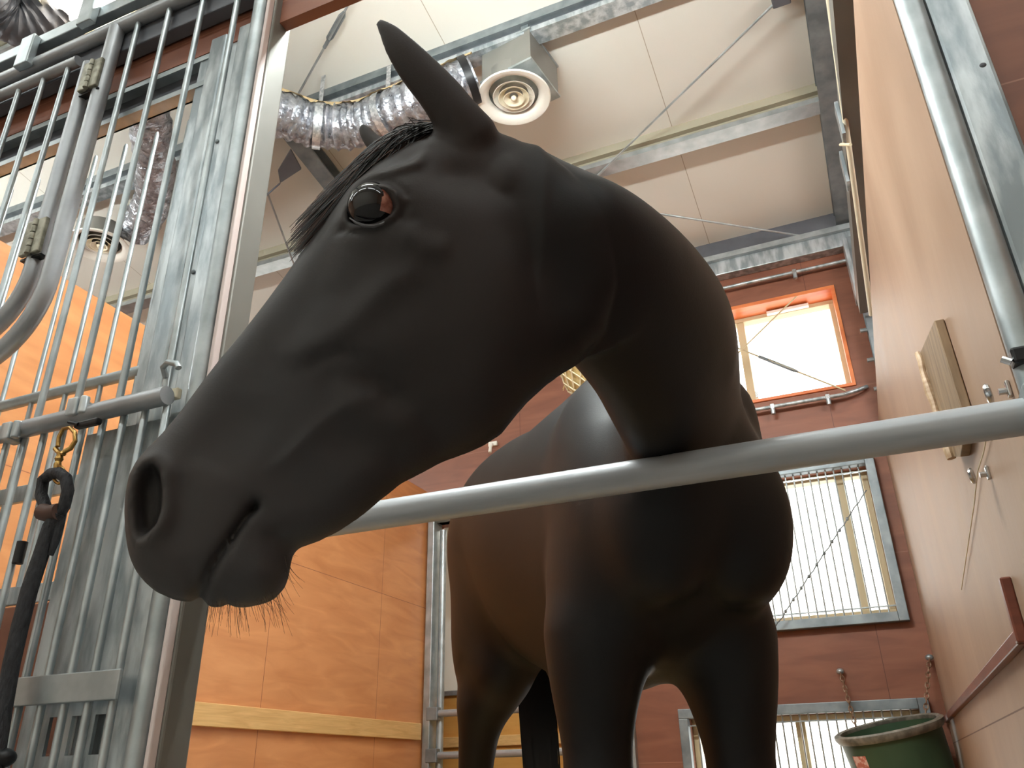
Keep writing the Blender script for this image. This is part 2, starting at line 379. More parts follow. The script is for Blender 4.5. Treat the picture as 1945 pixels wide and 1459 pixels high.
    line([(290,1072),(330,1078),(370,1066)], .004, -.0020); line([(310,1095),(345,1100)], .004,-.001)
    line([(553,1048),(530,1030),(515,1000)], .010, -.005)
    # nostril
    nst = [(272,884),(289,880),(302,895),(306,930),(305,965),(297,995),(280,1012),(262,1022),(254,1000),(250,965),(252,925),(260,900)]
    nd = poly_sd(A, B, np.array([hs(*p) for p in nst]))
    H += .007*np.exp(-.5*((nd+.007)/.006)**2)
    H -= .032*(1/(1+np.exp(-(nd-.0015)/.0016)))
    line([(250,1040),(275,1020),(300,1000),(312,970)], .005, .004)
    line([(335,900),(345,950),(330,1010),(300,1045)], .010, -.004)
    bump(400,840,50,25,-.004,-50)
    for dy in (0, 12, 24, 36): line([(470-dy*.5,985+dy),(500-dy*.5,992+dy)], .0014, -.0010)
    R = np.clip(H0*.95, .02, .075)
    g = np.sqrt(np.clip(1-(1-np.clip(D/R, 0, 1))**2, 0, 1))
    Hf = np.where(D > 0, np.maximum(H, .006)*g, D*1.0)
    Hf = np.where(D > 0, Hf, D)
    ga, gb = np.gradient(Hf, h); gr = np.sqrt(1+np.minimum(ga*ga+gb*gb, 36))
    return a, b, Hf, gr, h
def add_head(F):
    a, b, H, gr, h = head_relief()
    cs = [HP+HA*x+HB*y+HN*w for x in (a[0], a[-1]) for y in (b[0], b[-1]) for w in (-.14, .14)]
    r, X, Y, Z = F.box(np.min(cs, 0), np.max(cs, 0))
    dx, dy, dz = X-HP[0], Y-HP[1], Z-HP[2]
    A = dx*HA[0]+dy*HA[1]+dz*HA[2]; B = dx*HB[0]+dy*HB[1]+dz*HB[2]; W = np.abs(dx*HN[0]+dy*HN[1]+dz*HN[2])
    fa = (A-a[0])/h; fb = (B-b[0])/h
    out = (fa < 0) | (fb < 0) | (fa > len(a)-1.01) | (fb > len(b)-1.01)
    fa = np.clip(fa, 0, len(a)-1.01); fb = np.clip(fb, 0, len(b)-1.01)
    i = fa.astype(np.int32); j = fb.astype(np.int32); u = fa-i; v = fb-j
    def samp(M): return M[i, j]*(1-u)*(1-v)+M[i+1, j]*u*(1-v)+M[i, j+1]*(1-u)*v+M[i+1, j+1]*u*v
    kk = np.clip((A-hab(930,520)[0])/.05, 0, 1)*np.clip((B-hab(1000,740)[1])/.05, 0, 1)
    d = np.clip((W-samp(H))/(samp(gr)*(1-kk)+1.25*kk), -.2, .2)
    d = np.where(out, .2, d)
    F.merge(r, d, .001+.050*kk*kk)
def axis(lo, hi, flo, fhi, fine, coarse):
    a = list(np.arange(lo, flo, coarse))+list(np.arange(flo, fhi, fine))+list(np.arange(fhi, hi+coarse, coarse))
    return np.array(a)
def horse_field(fine=.003, coarse=.011):
    F = Field(axis(-1.55, .12, -.80, -.16, fine, coarse), axis(.36, 2.95, .40, .98, fine, coarse), axis(-.02, 1.82, 0.98, 1.66, fine, coarse))
    U = np.array([0, 0, 1.])
    # trunk
    F.sweep([(bp(L, -.018, z), U, rz, rs) for L, z, rz, rs in (
        (.06,1.215,.155,.135),(.16,1.215,.215,.170),(.32,1.21,.300,.190),(.52,1.25,.345,.205),(.78,1.30,.325,.235),(1.0,1.37,.305,.245),(1.18,1.40,.29,.25),(1.32,1.36,.25,.210),(1.40,1.34,.16,.14))], k=.04)
    F.ell(bp(.47,0,1.55), (BD, BS, U), (.20,.055,.085), .07)
    for s in (-1, 1):
        f = .115 if s > 0 else -.156; g = .160 if s > 0 else -.176
        F.ell(bp(.20,s*.113-.020,1.245), (BD+U*-.5, BS, U+BD*.5), (.13,.072,.26), .06)
        F.ell(bp(.05,s*.075-.018,1.15), (BD, BS, U), (.085,.085,.14), .04)
        if s < 0: F.ell(bp(.24,-.128,1.10), (BD, BS, U), (.11,.062,.16), .08)
        F.ell(bp(.27,f,.98), (BD, BS, U), (.11,.070,.17), .07)
        F.cone(bp(.26,f,.98), bp(.27,f,.72), .086 if s > 0 else .076, .056, .045)
        F.cone(bp(.27,f,.72), bp(.27,f*.97,.50), .054, .040, .03)
        F.ell(bp(.265,f*.97,.47), (BD, BS, U), (.046,.046,.065), .03)
        F.cone(bp(.275,f*.97,.44), bp(.28,f*.97,.20), .031, .028, .02)
        F.ell(bp(.285,f*.97,.17), (BD, BS, U), (.042,.036,.045), .02)
        F.cone(bp(.28,f*.97,.15), bp(.22,f*.97,.07), .030, .034, .02)
        F.cone(bp(.215,f*.97,.065), bp(.19,f*.97,.045), .044, .052, .02)
        # hind leg
        F.ell(bp(1.14,s*.125,1.18), (BD-U*.25, BS, U+BD*.25), (.20,.125,.27), .07)
        F.ell(bp(1.20,s*.155,1.08), (BD+U*.3, BS, U-BD*.3), (.12,.068,.18), .08)
        F.ell(bp(1.06,s*.15,1.02), (BD, BS, U), (.08,.06,.09), .04)
        F.cone(bp(1.15,g,.92), bp(1.29,g,.62), .060, .036, .07)
        F.cone(bp(1.29,g,.64), bp(1.37,g,.54), .040, .038, .03)
        F.ell(bp(1.36,g,.53), (BD, BS, U), (.052,.04,.065), .03)
        F.cone(bp(1.35,g,.50), bp(1.31,g,.20), .036, .031, .02)
        F.ell(bp(1.31,g,.17), (BD, BS, U), (.044,.038,.045), .02)
        F.cone(bp(1.305,g,.15), bp(1.25,g,.07), .031, .035, .02)
        F.cone(bp(1.245,g,.065), bp(1.22,g,.045), .044, .053, .02)
    F.cone(bp(1.36,0,1.50), bp(1.44,0,1.44), .05, .04, .04)   # dock
    # neck
    N = NECK()
    F.sweep(N, k=.05)
    for a, b, ra, rb, k in NECKX(): F.cone(a, b, ra, rb, k)
    add_head(F)
    for q in EARS():
        F.sweep(q, k=.012, n=14)
    for c, ax, rad in EARCUT(): F.ell(c, ax, rad, .008, cut=True)
    return F
def NECK():
    def c(x, y, D, u, ru, rs): return (atD(x, y, D), np.array(u, float), ru, rs)
    return [(bp(.26,0,1.33), [-.35,.45,.8], .25, .125),
            c(1280,900,1.53, [-.1,.80,.60], .21, .117),
            c(1296,765,1.41, [.0,.85,.52], .18, .096),
            c(1250,640,1.215, [.35,.55,.75], .141, .094),
            c(1128,508,1.065, [.45,.1,.85], .112, .084),
            c(1006,432,1.04, [.25,.0,.9], .094, .075),
            c(940,372,1.01, [.1,.0,.9], .066, .058)]
def EARS():
    e = []
    tilt = HN*.5
    def leaf(P, W):
        return [(p, HB*.6+HA*.75, w, t) for p, (w, t) in zip(P, W)]
    e.append(leaf([hpt(888,262,.045), hpt(866,222,.056), hpt(836,180,.062), hpt(794,132,.066), hpt(763,94,.068), hpt(741,64,.067), hpt(722,44,.064)],
        [(.038,.030),(.030,.023),(.0275,.018),(.0245,.014),(.0195,.011),(.0130,.008),(.0055,.005)]))
    e.append(leaf([hpt(890,345,-.045), hpt(850,325,-.058), hpt(795,305,-.07), hpt(745,292,-.085), hpt(712,272,-.095), hpt(694,250,-.10), hpt(689,240,-.10)],
        [(.034,.028),(.026,.022),(.022,.017),(.018,.013),(.013,.010),(.009,.007),(.005,.004)]))
    return e
def EARCUT():
    return []
def NECKX():
    return [(atD(1165,598,1.05), atD(1238,690,1.195), .028, .032, .03), (atD(1238,690,1.195), atD(1292,800,1.335), .032, .034, .03),
            (atD(1120,420,1.02), atD(1230,520,1.13), .030, .034, .04), (atD(1230,520,1.13), atD(1325,680,1.27), .034, .036, .04)]
# ------------------------------------------------------------------ the setting
XL, XR, YB = -2.43, 0.24, 4.40            # partition walls of the box and the back wall
def ceil_z(y): return 4.39-.155*y if y > -1.0 else 4.545
struct(MB().box(-7, 4, -3.3, 5.6, -.1, 0).build('floor', M['floor'], smooth=False))
bed = MB(); random.seed(5)
nx, ny = 40, 46
for i in range(nx+1):
    for j in range(ny+1):
        e = min(i, nx-i, j, ny-j); bed.v.append((XL+.045+(XR-XL-.07)*i/nx, 1.35+3.02*j/ny, .004+min(e, 3)/3*(.010+random.random()*.012)))
for i in range(nx):
    for j in range(ny): a = i*(ny+1)+j; bed.f.append((a, a+ny+1, a+ny+2, a+1))
tag(bed.build('straw_bedding', M['shavings']), 'pale straw bedding spread over the box floor under the horse', 'bedding', kind='stuff')
c = MB()
for (ya, yb) in ((YB+.12, -1.0), (-1.0, -3.3)):
    za, zb = ceil_z(ya), ceil_z(yb)
    c.add([(-7,ya,za),(4,ya,za),(4,yb,zb),(-7,yb,zb),(-7,ya,za+.05),(4,ya,za+.05),(4,yb,zb+.05),(-7,yb,zb+.05)], [(0,1,2,3),(7,6,5,4),(0,4,5,1),(1,5,6,2),(2,6,7,3),(3,7,4,0)])
struct(c.build('ceiling', M['ceiling'], smooth=False))
# back wall with its window and door openings
W1 = (-.98, .175, 2.63, 3.27); W2 = (-.92, .132, 1.43, 2.175); W3 = (-.92, .132, .35, 1.0); DR = (-2.385, -1.235, 0, 2.2)
WL = (-4.6, -3.4, 2.63, 3.27)
def wall_with_holes(x0, x1, z0, z1, holes, ya, yb):
    m = MB(); xs = sorted({x0, x1, *[h[0] for h in holes], *[h[1] for h in holes]}); zs = sorted({z0, z1, *[h[2] for h in holes], *[h[3] for h in holes]})
    for a, b in zip(xs, xs[1:]):
        run = None
        for c_, d in zip(zs, zs[1:]):
            cx, cz = (a+b)/2, (c_+d)/2
            solid = not any(h[0] < cx < h[1] and h[2] < cz < h[3] for h in holes)
            if solid: run = (run[0], d) if run else (c_, d)
            if (not solid or d == zs[-1]) and run: m.box(a, b, ya, yb, run[0], run[1]); run = None
    return m
struct(wall_with_holes(-7, 4, 0, 3.85, [W1, W2, W3, DR, WL], YB, YB+.12).build('wall_back', M['ply_back'], smooth=False))
lft = MB(); lft.box(XL-.04, XL, 1.24, YB, 0, 2.40)
struct(lft.build('wall_left', M['ply_left'], smooth=False))
struct(MB().box(XR, XR+.03, 1.178, YB, 0, 2.39).build('wall_right', M['ply_right'], smooth=False))
struct(MB().box(-7, 4, -3.4, -3.3, 0, 4.7).build('wall_front', M['white'], smooth=False))
struct(MB().box(-7.1, -7, -3.4, YB+.12, 0, 4.9).build('wall_far_left', M['pinkwall'], smooth=False))
struct(MB().box(4, 4.1, -3.4, YB+.12, 0, 4.9).build('wall_far_right', M['pinkwall'], smooth=False))
# ---- windows
def sash_window(name, R, y, split, frame, fw, pane_edges, reveal=None):
    x0, x1, z0, z1 = R
    t = thing(name, None, None, ((x0+x1)/2, y, z0)); struct(t)
    f = MB(); f.box(x0, x1, y-.02, y+.05, z0, z0+fw); f.box(x0, x1, y-.02, y+.05, z1-fw, z1); f.box(x0, x0+fw, y-.02, y+.05, z0+fw, z1-fw); f.box(x1-fw, x1, y-.02, y+.05, z0+fw, z1-fw)
    f.build('window_frame', frame, t, False, .003)
    s = MB(); s.box(split-.022, split+.022, y-.012, y+.03, z0+fw, z1-fw); s.build('sash', M['winframe'] if frame is M['winframe'] else M['winframe_pink'], t, False, .003)
    g = MB(); g.box(x0+fw, x1-fw, y+.012, y+.018, z0+fw, z1-fw); g.build('pane', M['glass'], t, False)
    return t
w1 = sash_window('window_1', (W1[0], W1[1], W1[2], W1[3]), YB+.14, -.385, M['winframe'], .045, None)
rv = MB(); x0, x1, z0, z1 = W1
rv.box(x0-.0, x1, YB-.012, YB+.125, z1-.022, z1); rv.box(x1-.02, x1, YB-.012, YB+.125, z0, z1-.022); rv.box(x0, x0+.02, YB-.012, YB+.125, z0, z1-.022); rv.box(x0+.02, x1-.02, YB-.012, YB+.125, z0, z0+.018)
rv.build('reveal', M['orange_reveal'], w1, False, .002)
MB().box(-.36, -.345, YB+.085, YB+.115, 2.70, 2.74).build('catch', M['steel'], w1, False, .002)
MB().box(-.22, .02, YB+.08, YB+.11, 3.222, 3.24).build('closer', M['white'], w1, False, .002)
for name, R, sp in (('window_2', W2, -.005), ('window_3', W3, -.005)):
    w2 = sash_window(name, R, YB+.07, -.40 if name == 'window_3' else sp, M['winframe'], .03, None)
    x0, x1, z0, z1 = R; g = MB()
    for a in ((x0-.045, x1, z1, z1+.045), (x0-.045, x1, z0-.045, z0), (x0-.045, x0, z0, z1)): g.box(a[0], a[1], YB-.05, YB, a[2], a[3])
    g.box(x1, x1+.045, YB-.05, YB, z0-.045, z1+.045); g.build('steel_surround', M['galv_dark'], w2, False, .003)
    n = int((x1-x0)/.0405)
    for k in range(1, n+1):
        x = x1-.0405*k+.004
        if x < x0+.01: break
        MB().tube([(x, YB-.02, z0-.005), (x, YB-.02, z1+.005)], .0042, 8).build('window_bar', M['galv'], w2)
    g = MB(); g.box(x0, x1, YB-.026, YB-.014, z1-.035, z1-.029); g.box(x0, x1, YB-.026, YB-.014, z0+.029, z0+.035); g.build('bar_strap', M['galv'], w2, False)
wl = sash_window('window_4', WL, YB+.10, -4.0, M['winframe'], .045, None)
# ---- back door opening: steel frame, pipe gate, the passage wall beyond
dfr = thing('door_1', None, None, (-1.8, YB, 0)); struct(dfr)
m = MB(); m.box(DR[0]-.03, DR[0]+.015, YB-.05, YB+.06, 0, DR[3]+.04); m.box(DR[1]-.015, DR[1]+.035, YB-.04, YB+.06, 0, DR[3]+.04); m.box(DR[0], DR[1], YB-.04, YB+.06, DR[3], DR[3]+.045)
m.build('door_frame', M['galv'], dfr, False, .004)
pg = thing('pipe_gate', 'silver pipe gate with level rungs closing the back doorway', 'gate', (-1.8, YB+.02, .1))
MB().tube([(DR[0]+.05, YB+.01, .1), (DR[0]+.05, YB+.01, 2.15)], .021, 14).build('gate_stile', M['galv'], pg)
MB().tube([(DR[1]-.05, YB+.01, .1), (DR[1]-.05, YB+.01, 1.25)], .021, 14).build('gate_stile', M['galv'], pg)
for z in (.22, .44, .655, .87, 1.085): MB().tube([(DR[0]+.03, YB-.03, z), (DR[1]-.04, YB-.03, z)], .019, 14).build('rung', M['painted_rail'], pg)
for z in (.87, 1.085): MB().box(DR[0]-.005, DR[0]+.065, YB-.055, YB-.01, z-.035, z+.035).build('gate_bracket', M['galv_dark'], pg, False, .004)
m = MB(); m.box(-3.4, -1.0, 5.5, 5.56, 0, 2.4); m.box(-3.46, -3.4, YB+.12, 5.56, 0, 2.4); m.box(-1.06, -1.0, YB+.12, 5.5, 0, 2.4); m.box(-3.46, -1.0, YB+.12, 5.56, 2.4, 2.46)
struct(m.build('wall_passage', M['white'], smooth=False))
struct(MB().box(-2.6, -1.7, YB+.4, YB+.5, 2.36, 2.398).build('light_passage', M['warm_lamp'], smooth=False))
tw = thing('tan_partition', 'tan wooden partition in the passage behind the back doorway', 'partition', (-2.2, 5.0, 0))
MB().box(-3.2, -1.1, 5.0, 5.04, 0, 1.235).build('board', M['tan_board'], tw, False, .003)
MB().box(-3.2, -1.1, 4.97, 5.07, 1.235, 1.265).build('capping', M['galv'], tw, False, .004)
MB().box(-3.2, -1.1, 4.975, 5.0, .93, .99).build('rail', M['batten'], tw, False, .004)
# ---- roof steel
def purlin(y, x0, x1, label, lw=.085, dark=False):
    z = 4.292-.155*y; zt = ceil_z(y)+.01
    t = thing('roof_purlin', label, 'roof beam', ((x0+x1)/2, y, z), 'roof purlins under the cream ceiling')
    m = MB(); m.box(x0, x1, y-.012, y+lw, z, z+.008); m.box(x0, x1, y-.012, y-.006, z+.008, z+.03); m.box(x0, x1, y+lw-.004, y+lw, z+.008, zt)
    m.build('flange', M['galv'] if not dark else M['galv_pale'], t, False)
    m = MB(); m.box(x0, x1, y+.0, y+lw-.004, z+.03, zt); m.build('web', M['olive'] if not dark else M['dark_beam'], t, False)
    MB().box(x0, x1, y-.03, y, zt-.055, zt).build('edge_trim', M['olive'] if not dark else M['galv_dark'], t, False)
    return t
purlin(2.56, -6.9, 3.9, 'galvanised roof purlin from which the round air diffuser hangs', .075, True)
purlin(3.43, -6.9, 3.9, 'galvanised roof purlin crossing the cream ceiling nearer the back wall', .085)
tag(purlin(1.70, -6.9, 3.9, 'galvanised roof purlin above the horse head'), kind=None)
purlin(.84, -6.9, 3.9, 'galvanised roof purlin over the door opening of the box')
t = thing('wall_head_beam', 'galvanised beam along the top of the red brown back wall', 'roof beam', (-1.2, YB-.03, 3.47))
MB().box(-6.9, 3.9, YB-.075, YB, 3.47, 3.565).build('beam_face', M['galv_pale'], t, False, .004)
m = MB(); m.box(-6.9, 3.9, YB-.10, YB-.06, 3.565, 3.578); m.box(-6.9, 3.9, YB-.10, YB-.094, 3.578, 3.60); m.build('lip', M['galv'], t, False)
MB().box(-6.9, 3.9, YB-.06, YB, 3.60, 3.72).build('dark_gap_closer', M['dark_beam'], t, False)
def rafter(x, label):
    t = thing('roof_rafter', label, 'roof beam', (x, 2.0, 4.292-.155*2))
    for dz, h, w_, nm in ((0, .008, .10, 'lower_flange'), (.008, .075, .007, 'web'), (.083, .008, .10, 'upper_flange')):
        m = MB(); ya, yb = -1.0, YB-.02
        za, zb = 4.292-.155*ya+dz-.005, 4.292-.155*yb+dz-.005
        m.add([(x+.05-w_/2, ya, za), (x+.05+w_/2, ya, za), (x+.05+w_/2, yb, zb), (x+.05-w_/2, yb, zb), (x+.05-w_/2, ya, za+h), (x+.05+w_/2, ya, za+h), (x+.05+w_/2, yb, zb+h), (x+.05-w_/2, yb, zb+h)],
              [(3,2,1,0),(4,5,6,7),(0,1,5,4),(1,2,6,5),(2,3,7,6),(3,0,4,7)])
        m.build(nm, M['galv_dark'], t, False)
    return t
rafter(.255, 'grey steel rafter running to the back wall above the pale plywood partition')
rafter(-2.415, 'grey steel rafter running under the foil duct above the orange partition')
# column and gussets over the right partition
t = thing('steel_column', 'galvanised steel column standing behind the far end of the pale partition', 'column', (.36, YB-.06, 0))
m = MB(); m.box(.285, .39, YB-.06, YB-.052, 0, 3.47); m.box(.285, .39, YB-.16, YB-.152, 0, 3.47); m.box(.334, .341, YB-.152, YB-.06, 0, 3.47); m.build('column_web', M['galv_dark'], t, False)
MB().box(.262, .284, YB-.2, YB-.05, 3.08, 3.44).build('gusset_plate', M['galv_pale'], t, False, .003)
for z in (2.9, 2.72, 2.55): MB().tube([(.25, YB-.10, z), (.285, YB-.10, z)], .012, 8).build('bolt', M['galv'], t)
t = thing('wall_girt', 'grey steel channel lying along the top of the pale plywood partition', 'beam', (.30, 3, 2.4))
m = MB(); m.box(.262, .35, 1.3, YB-.2, 2.95, 2.957); m.box(.262, .268, 1.3, YB-.2, 2.957, 3.05); m.build('channel_web', M['box'], t, False)
for y in (2.65, 2.95): MB().box(.248, .262, y, y+.07, 2.90, 3.06).build('clip_plate', M['galv_pale'], t, False, .002)
tag(MB().tube([(.27, 2.05, 3.165), (.27, 3.60, 2.62)], .011, 10).build('stay_rod', M['cream']), 'cream stay rod slanting down beside the top edge of the pale partition', 'rod')
tag(MB().tube([(.262, 2.75, 2.93), (.235, 2.66, 2.86), (.262, 2.60, 2.80)], .006, 8).build('twine_knot', M['net']), 'frayed twine tied to the steel above the pale partition', 'twine')
# ---- brace cables
def cable(a, b, label, buckle=None, r=.0055, m='galv', group=None):
    t = thing('brace_cable', label, 'cable', a, group)
    MB().tube([a, b], r, 8).build('cable', M[m], t)
    if buckle:
        a_, b_ = V3(a), V3(b); c0 = a_+(b_-a_)*buckle; d = (b_-a_).normalized(); s = d.cross(Vector((0, -.6, 1))).normalized(); k = MB()
        L = .10; w = .014
        k.tube([c0-d*L, c0-d*L*.7+s*w, c0+d*L*.7+s*w, c0+d*L, c0+d*L*.7-s*w, c0-d*L*.7-s*w], .0055, 8, closed=True)
        k.build('turnbuckle', M['galv_dark'], t)
        MB().tube([c0-d*L*1.35, c0-d*L*.8], .009, 8).build('threaded_end', M['galv_dark'], t)
    return t
def cz(x, y, dz=.0): q = ray(x, y); k = (4.292-CAM[2]-dz)/(q[2]+.155*q[1]); return CAM+q*k
cable(cz(552,205), cz(700,-60), 'brace cable with a turnbuckle rising to the top edge left of the ear', .62)
cable(cz(1110,358), cz(1475,3), 'thin brace cable crossing the ceiling from the horse crest to the upper right', None, .006)
cable(cz(1200,398,.02), cz(1598,460,.02), 'thin brace cable running over the neck crest to the rafter end', None, .006)
cable(cz(500,345,.02), cz(565,520,.02), 'pale brace cable seen between the steel post and the forelock', None, .006)
MB_ = MB()
cp = cz(1475,3); t = thing('cable_clamp', 'dark cable clamp on the ceiling at the upper end of a brace cable', 'clamp', cp)
MB().box(cp[0]-.02, cp[0]+.06, cp[1]-.03, cp[1]+.03, cp[2]-.01, cp[2]+.05).build('clamp_body', M['dark_beam'], t, False, .006)
cable(atY(1300,770,4.39), atY(1520,556,4.395), 'short brace cable leaning to the right across the upper window', None, .0045, 'winframe')
cable(atY(1372,650,4.28), atY(1606,742,4.28), 'brace cable with a turnbuckle sloping down across the upper window', .50, .0045, 'winframe')
# rod with small burrs across the barred window
t = thing('knotted_wire', 'twisted wire with small knots slanting across the barred window', 'wire', atY(1490,1160,4.30))
A_, B_ = V3(atY(1470,1195,4.30)), V3(atY(1645,932,4.30)); n = 24
MB().tube([A_+(B_-A_)*(i/n)+Vector((.002*(-1)**i, 0, .002*(-1)**(i//2))) for i in range(n+1)], .003, 8).build('wire_strand', M['galv_dark'], t)
for i in range(3, n-3, 2):
    p = A_+(B_-A_)*(i/n); MB().ball(p, .0075, 6, (1, 1, 1.3)).build('knot', M['galv_dark'], t)
# ---- hand rails on the back wall
def rail(z, x0, x1, label, clamps, bend=False):
    t = thing('wall_rail', label, 'rail', ((x0+x1)/2, YB-.05, z), 'thin rails on the back wall')
    pts = [(x0, YB-.05, z), (x1-.12, YB-.05, z), (x1, YB-.05 if not bend else YB-.02, z+(.035 if bend else 0))]
    MB().tube([pts[0], (x0+(x1-x0)*.5, YB-.05, z), pts[1], ((pts[1][0]+pts[2][0])/2, YB-.05, z+(.01 if bend else 0)), pts[2]], .0105, 12).build('rail_tube', M['galv_pale'], t)
    for x in clamps:
        MB().box(x-.012, x+.012, YB-.062, YB, z-.016, z+.016).build('rail_clamp', M['steel'], t, False, .003)
        MB().tube([(x, YB-.055, z-.045), (x, YB-.055, z-.012)], .012, 10).build('clamp_nut', M['galv_pale'], t)
rail(3.385, -1.1, .262, 'thin steel rail above the upper window', (-.9, -.02), False)
rail(2.570, -1.1, .225, 'thin steel rail below the upper window', (-.95, -.27, .02), True)
# ---- air diffusers with boxes and ducts
def diffuser(c, label, s=1.0):
    t = thing('ceiling_diffuser', label, 'air diffuser', c, 'round ceiling air diffusers')
    c = V3(c)
    MB().lathe([(.172*s,0),(.176*s,.006),(.165*s,.016),(.128*s,.036),(.118*s,.036),(.120*s,.026),(.135*s,.012),(.150*s,.002)], c, 56, close=True).build('outer_rim', M['white'], t)
    for r, z, mm in ((.100,.018,'white'),(.074,.010,'cream'),(.050,.004,'cream')):
        MB().lathe([(r*s,z-.006),(r*s-.004,z-.006),((r-.030)*s,z+.016),((r-.026)*s,z+.019)], c, 48, close=True).build('cone_ring', M[mm], t)
    MB().ball(c+Vector((0,0,.004)), .014*s, 8).build('centre_knob', M['cream'], t)
    m = MB(); m.lathe([(.118*s,.034),(.118*s,.12),(.002,.12),(.002,.13),(.124*s,.13),(.124*s,.034)], c, 40); m.build('neck', M['box'], t)
    return t
diffuser(tuple(atZ(976,188,3.65)), 'white round air diffuser under the grey box beside the horse ear')
D2 = atZ(188,468,3.66); diffuser(tuple(D2), 'white round air diffuser seen through the lattice bars')
def plenum(fl, fr, z0, h, label):
    e1 = V3(fr)-V3(fl); e1.z = 0; L = e1.length; e1.normalize(); e2 = Vector((-e1.y, e1.x, 0))
    t = thing('duct_box', label, 'duct box', (V3(fl)+e1*L/2+e2*L/2), 'sheet metal duct boxes')
    Mx = Matrix(((e1.x, e2.x, 0, fl[0]), (e1.y, e2.y, 0, fl[1]), (0, 0, 1, z0), (0, 0, 0, 1)))
    MB().box(0, L, 0, L, 0, h, Mx).build('box_body', M['box'], t, False, .003)
    for za, zb in ((-.004, .008), (h-.006, h+.004)): MB().box(-.006, L+.006, -.006, L+.006, za, zb, Mx).build('seam_flange', M['galv'], t, False)
    return t, e1, e2, L
q0 = atZ(915,158,3.715); q1 = atZ(1008,112,3.715)
bt, e1, e2, L_ = plenum(q0, q1, 3.715, .20, 'grey sheet metal duct box above the round diffuser beside the ear')
for sx in (.1, .9):
    p = V3(q0)+e1*L_*sx+e2*.01; MB().tube([(p.x, p.y, 3.9), (p.x, p.y, 4.02)], .005, 8).build('hanger_rod', M['galv'], bt)
    MB().box(p.x-.02, p.x+.02, p.y-.015, p.y+.015, 3.915, 3.945).build('hanger_clip', M['galv_dark'], bt, False, .003)
def duct(path, r, label, mtl='foil', straps=(), n=150, felt=True):
    P = [V3(p) for p in path]; pts = []
    Q = [P[0]*2-P[1]]+P+[P[-1]*2-P[-2]]
    k = max(4, n//(len(P)-1))
    for i in range(1, len(Q)-2):
        for j in range(k):
            t = j/k; pts.append(.5*((2*Q[i])+(-Q[i-1]+Q[i+1])*t+(2*Q[i-1]-5*Q[i]+4*Q[i+1]-Q[i+2])*t*t+(-Q[i-1]+3*Q[i]-3*Q[i+1]+Q[i+2])*t**3))
    pts.append(P[-1]); random.seed(int(r*1000)); t = thing('flexible_duct', label, 'duct', P[len(P)//2])
    m = MB(); R = []
    for i in range(len(pts)): R.append(r*(1+.045*math.sin(i*1.15)+.03*random.uniform(-1, 1)))
    m.tube(pts, R, 44)
    for i in range(len(pts)):                                    # crumple the foil
        for kk in range(44):
            v = m.v[i*44+kk]; c0 = pts[i]; f = 1+.05*math.sin(kk*.9+i*.7)*math.sin(i*.37+kk*.33)+.018*random.uniform(-1, 1)
            m.v[i*44+kk] = tuple(c0[q]+(v[q]-c0[q])*f for q in range(3))
    m.build('duct_skin', M[mtl], t)
    for s in straps:
        i = int(s*(len(pts)-2)); d = (pts[i+1]-pts[i-1]).normalized(); ring = MB()
        ring.tube([pts[i]-d*.019, pts[i]+d*.019], r*1.085, 40, cap=False); ring.tube([pts[i]-d*.019, pts[i]+d*.019], r*1.075, 40, cap=False); ring.build('strap', M['strap'], t)
        MB().box(pts[i].x-.012, pts[i].x+.012, pts[i].y-.002, pts[i].y+.002, pts[i].z+r*.9, ceil_z(pts[i].y)-.02).build('strap_hanger', M['strap'], t, False)
    if felt:
        m = MB(); vs = []
        for i in range(0, len(pts)): 
            a = 2.2+.25*math.sin(i*.21)
            d = (pts[min(i+1, len(pts)-1)]-pts[max(i-1, 0)]).normalized(); s_ = d.cross(Vector((0,0,1))).normalized()
            if s_.y > 0: s_ = -s_
            vs += [pts[i]+s_*r*.55+Vector((0,0,r*(.93+.03*math.sin(i*.5)))), pts[i]+s_*r*.98+Vector((0,0,r*(.52+.10*math.sin(i*.33)+.03*math.sin(i*1.3)))), pts[i]+s_*r*.70+Vector((0,0,r*.9))]
        for i in range(len(pts)-1):
            m_ = i*3; m.f += [(m_, m_+1, m_+4, m_+3), (m_+1, m_+2, m_+5, m_+4), (m_+2, m_, m_+3, m_+5)]
        m.v = [tuple(v) for v in vs]; m.build('felt_edge', M['felt'], t)
    return t, pts
dz = 3.655
dt, dp = duct([atZ(395,120,dz), atZ(470,190,dz), atZ(548,222,dz), atZ(610,240,dz), atZ(680,238,dz), atZ(750,212,dz), atZ(820,182,3.68), atZ(902,148,3.75)], .105, 'crinkled silver flexible duct running behind the horse ear to the grey box', 'foil', (.42, .69))
i = len(dp)-3; d = (dp[-1]-dp[-4]).normalized(); c = MB(); c.tube([dp[-1]-d*.05, dp[-1]-d*.012], .118, 32); c.build('black_collar', M['black_steel'], dt)
duct([D2+np.array([.15, .1, .14]), D2+np.array([.5, -.1, .12]), D2+np.array([.9, -.5, .08]), D2+np.array([1.2, -.9, .1])], .10, 'silver flexible duct seen through the lattice above the second diffuser', 'foil', (), 90, False)
duct([atZ(-80,-90,3.6), atZ(-10,10,3.6), atZ(45,45,3.6), atZ(110,10,3.7), atZ(150,-50,3.8)], .09, 'dark flexible duct in the upper left corner beside the bright lamp', 'dark_beam', (), 90, False)
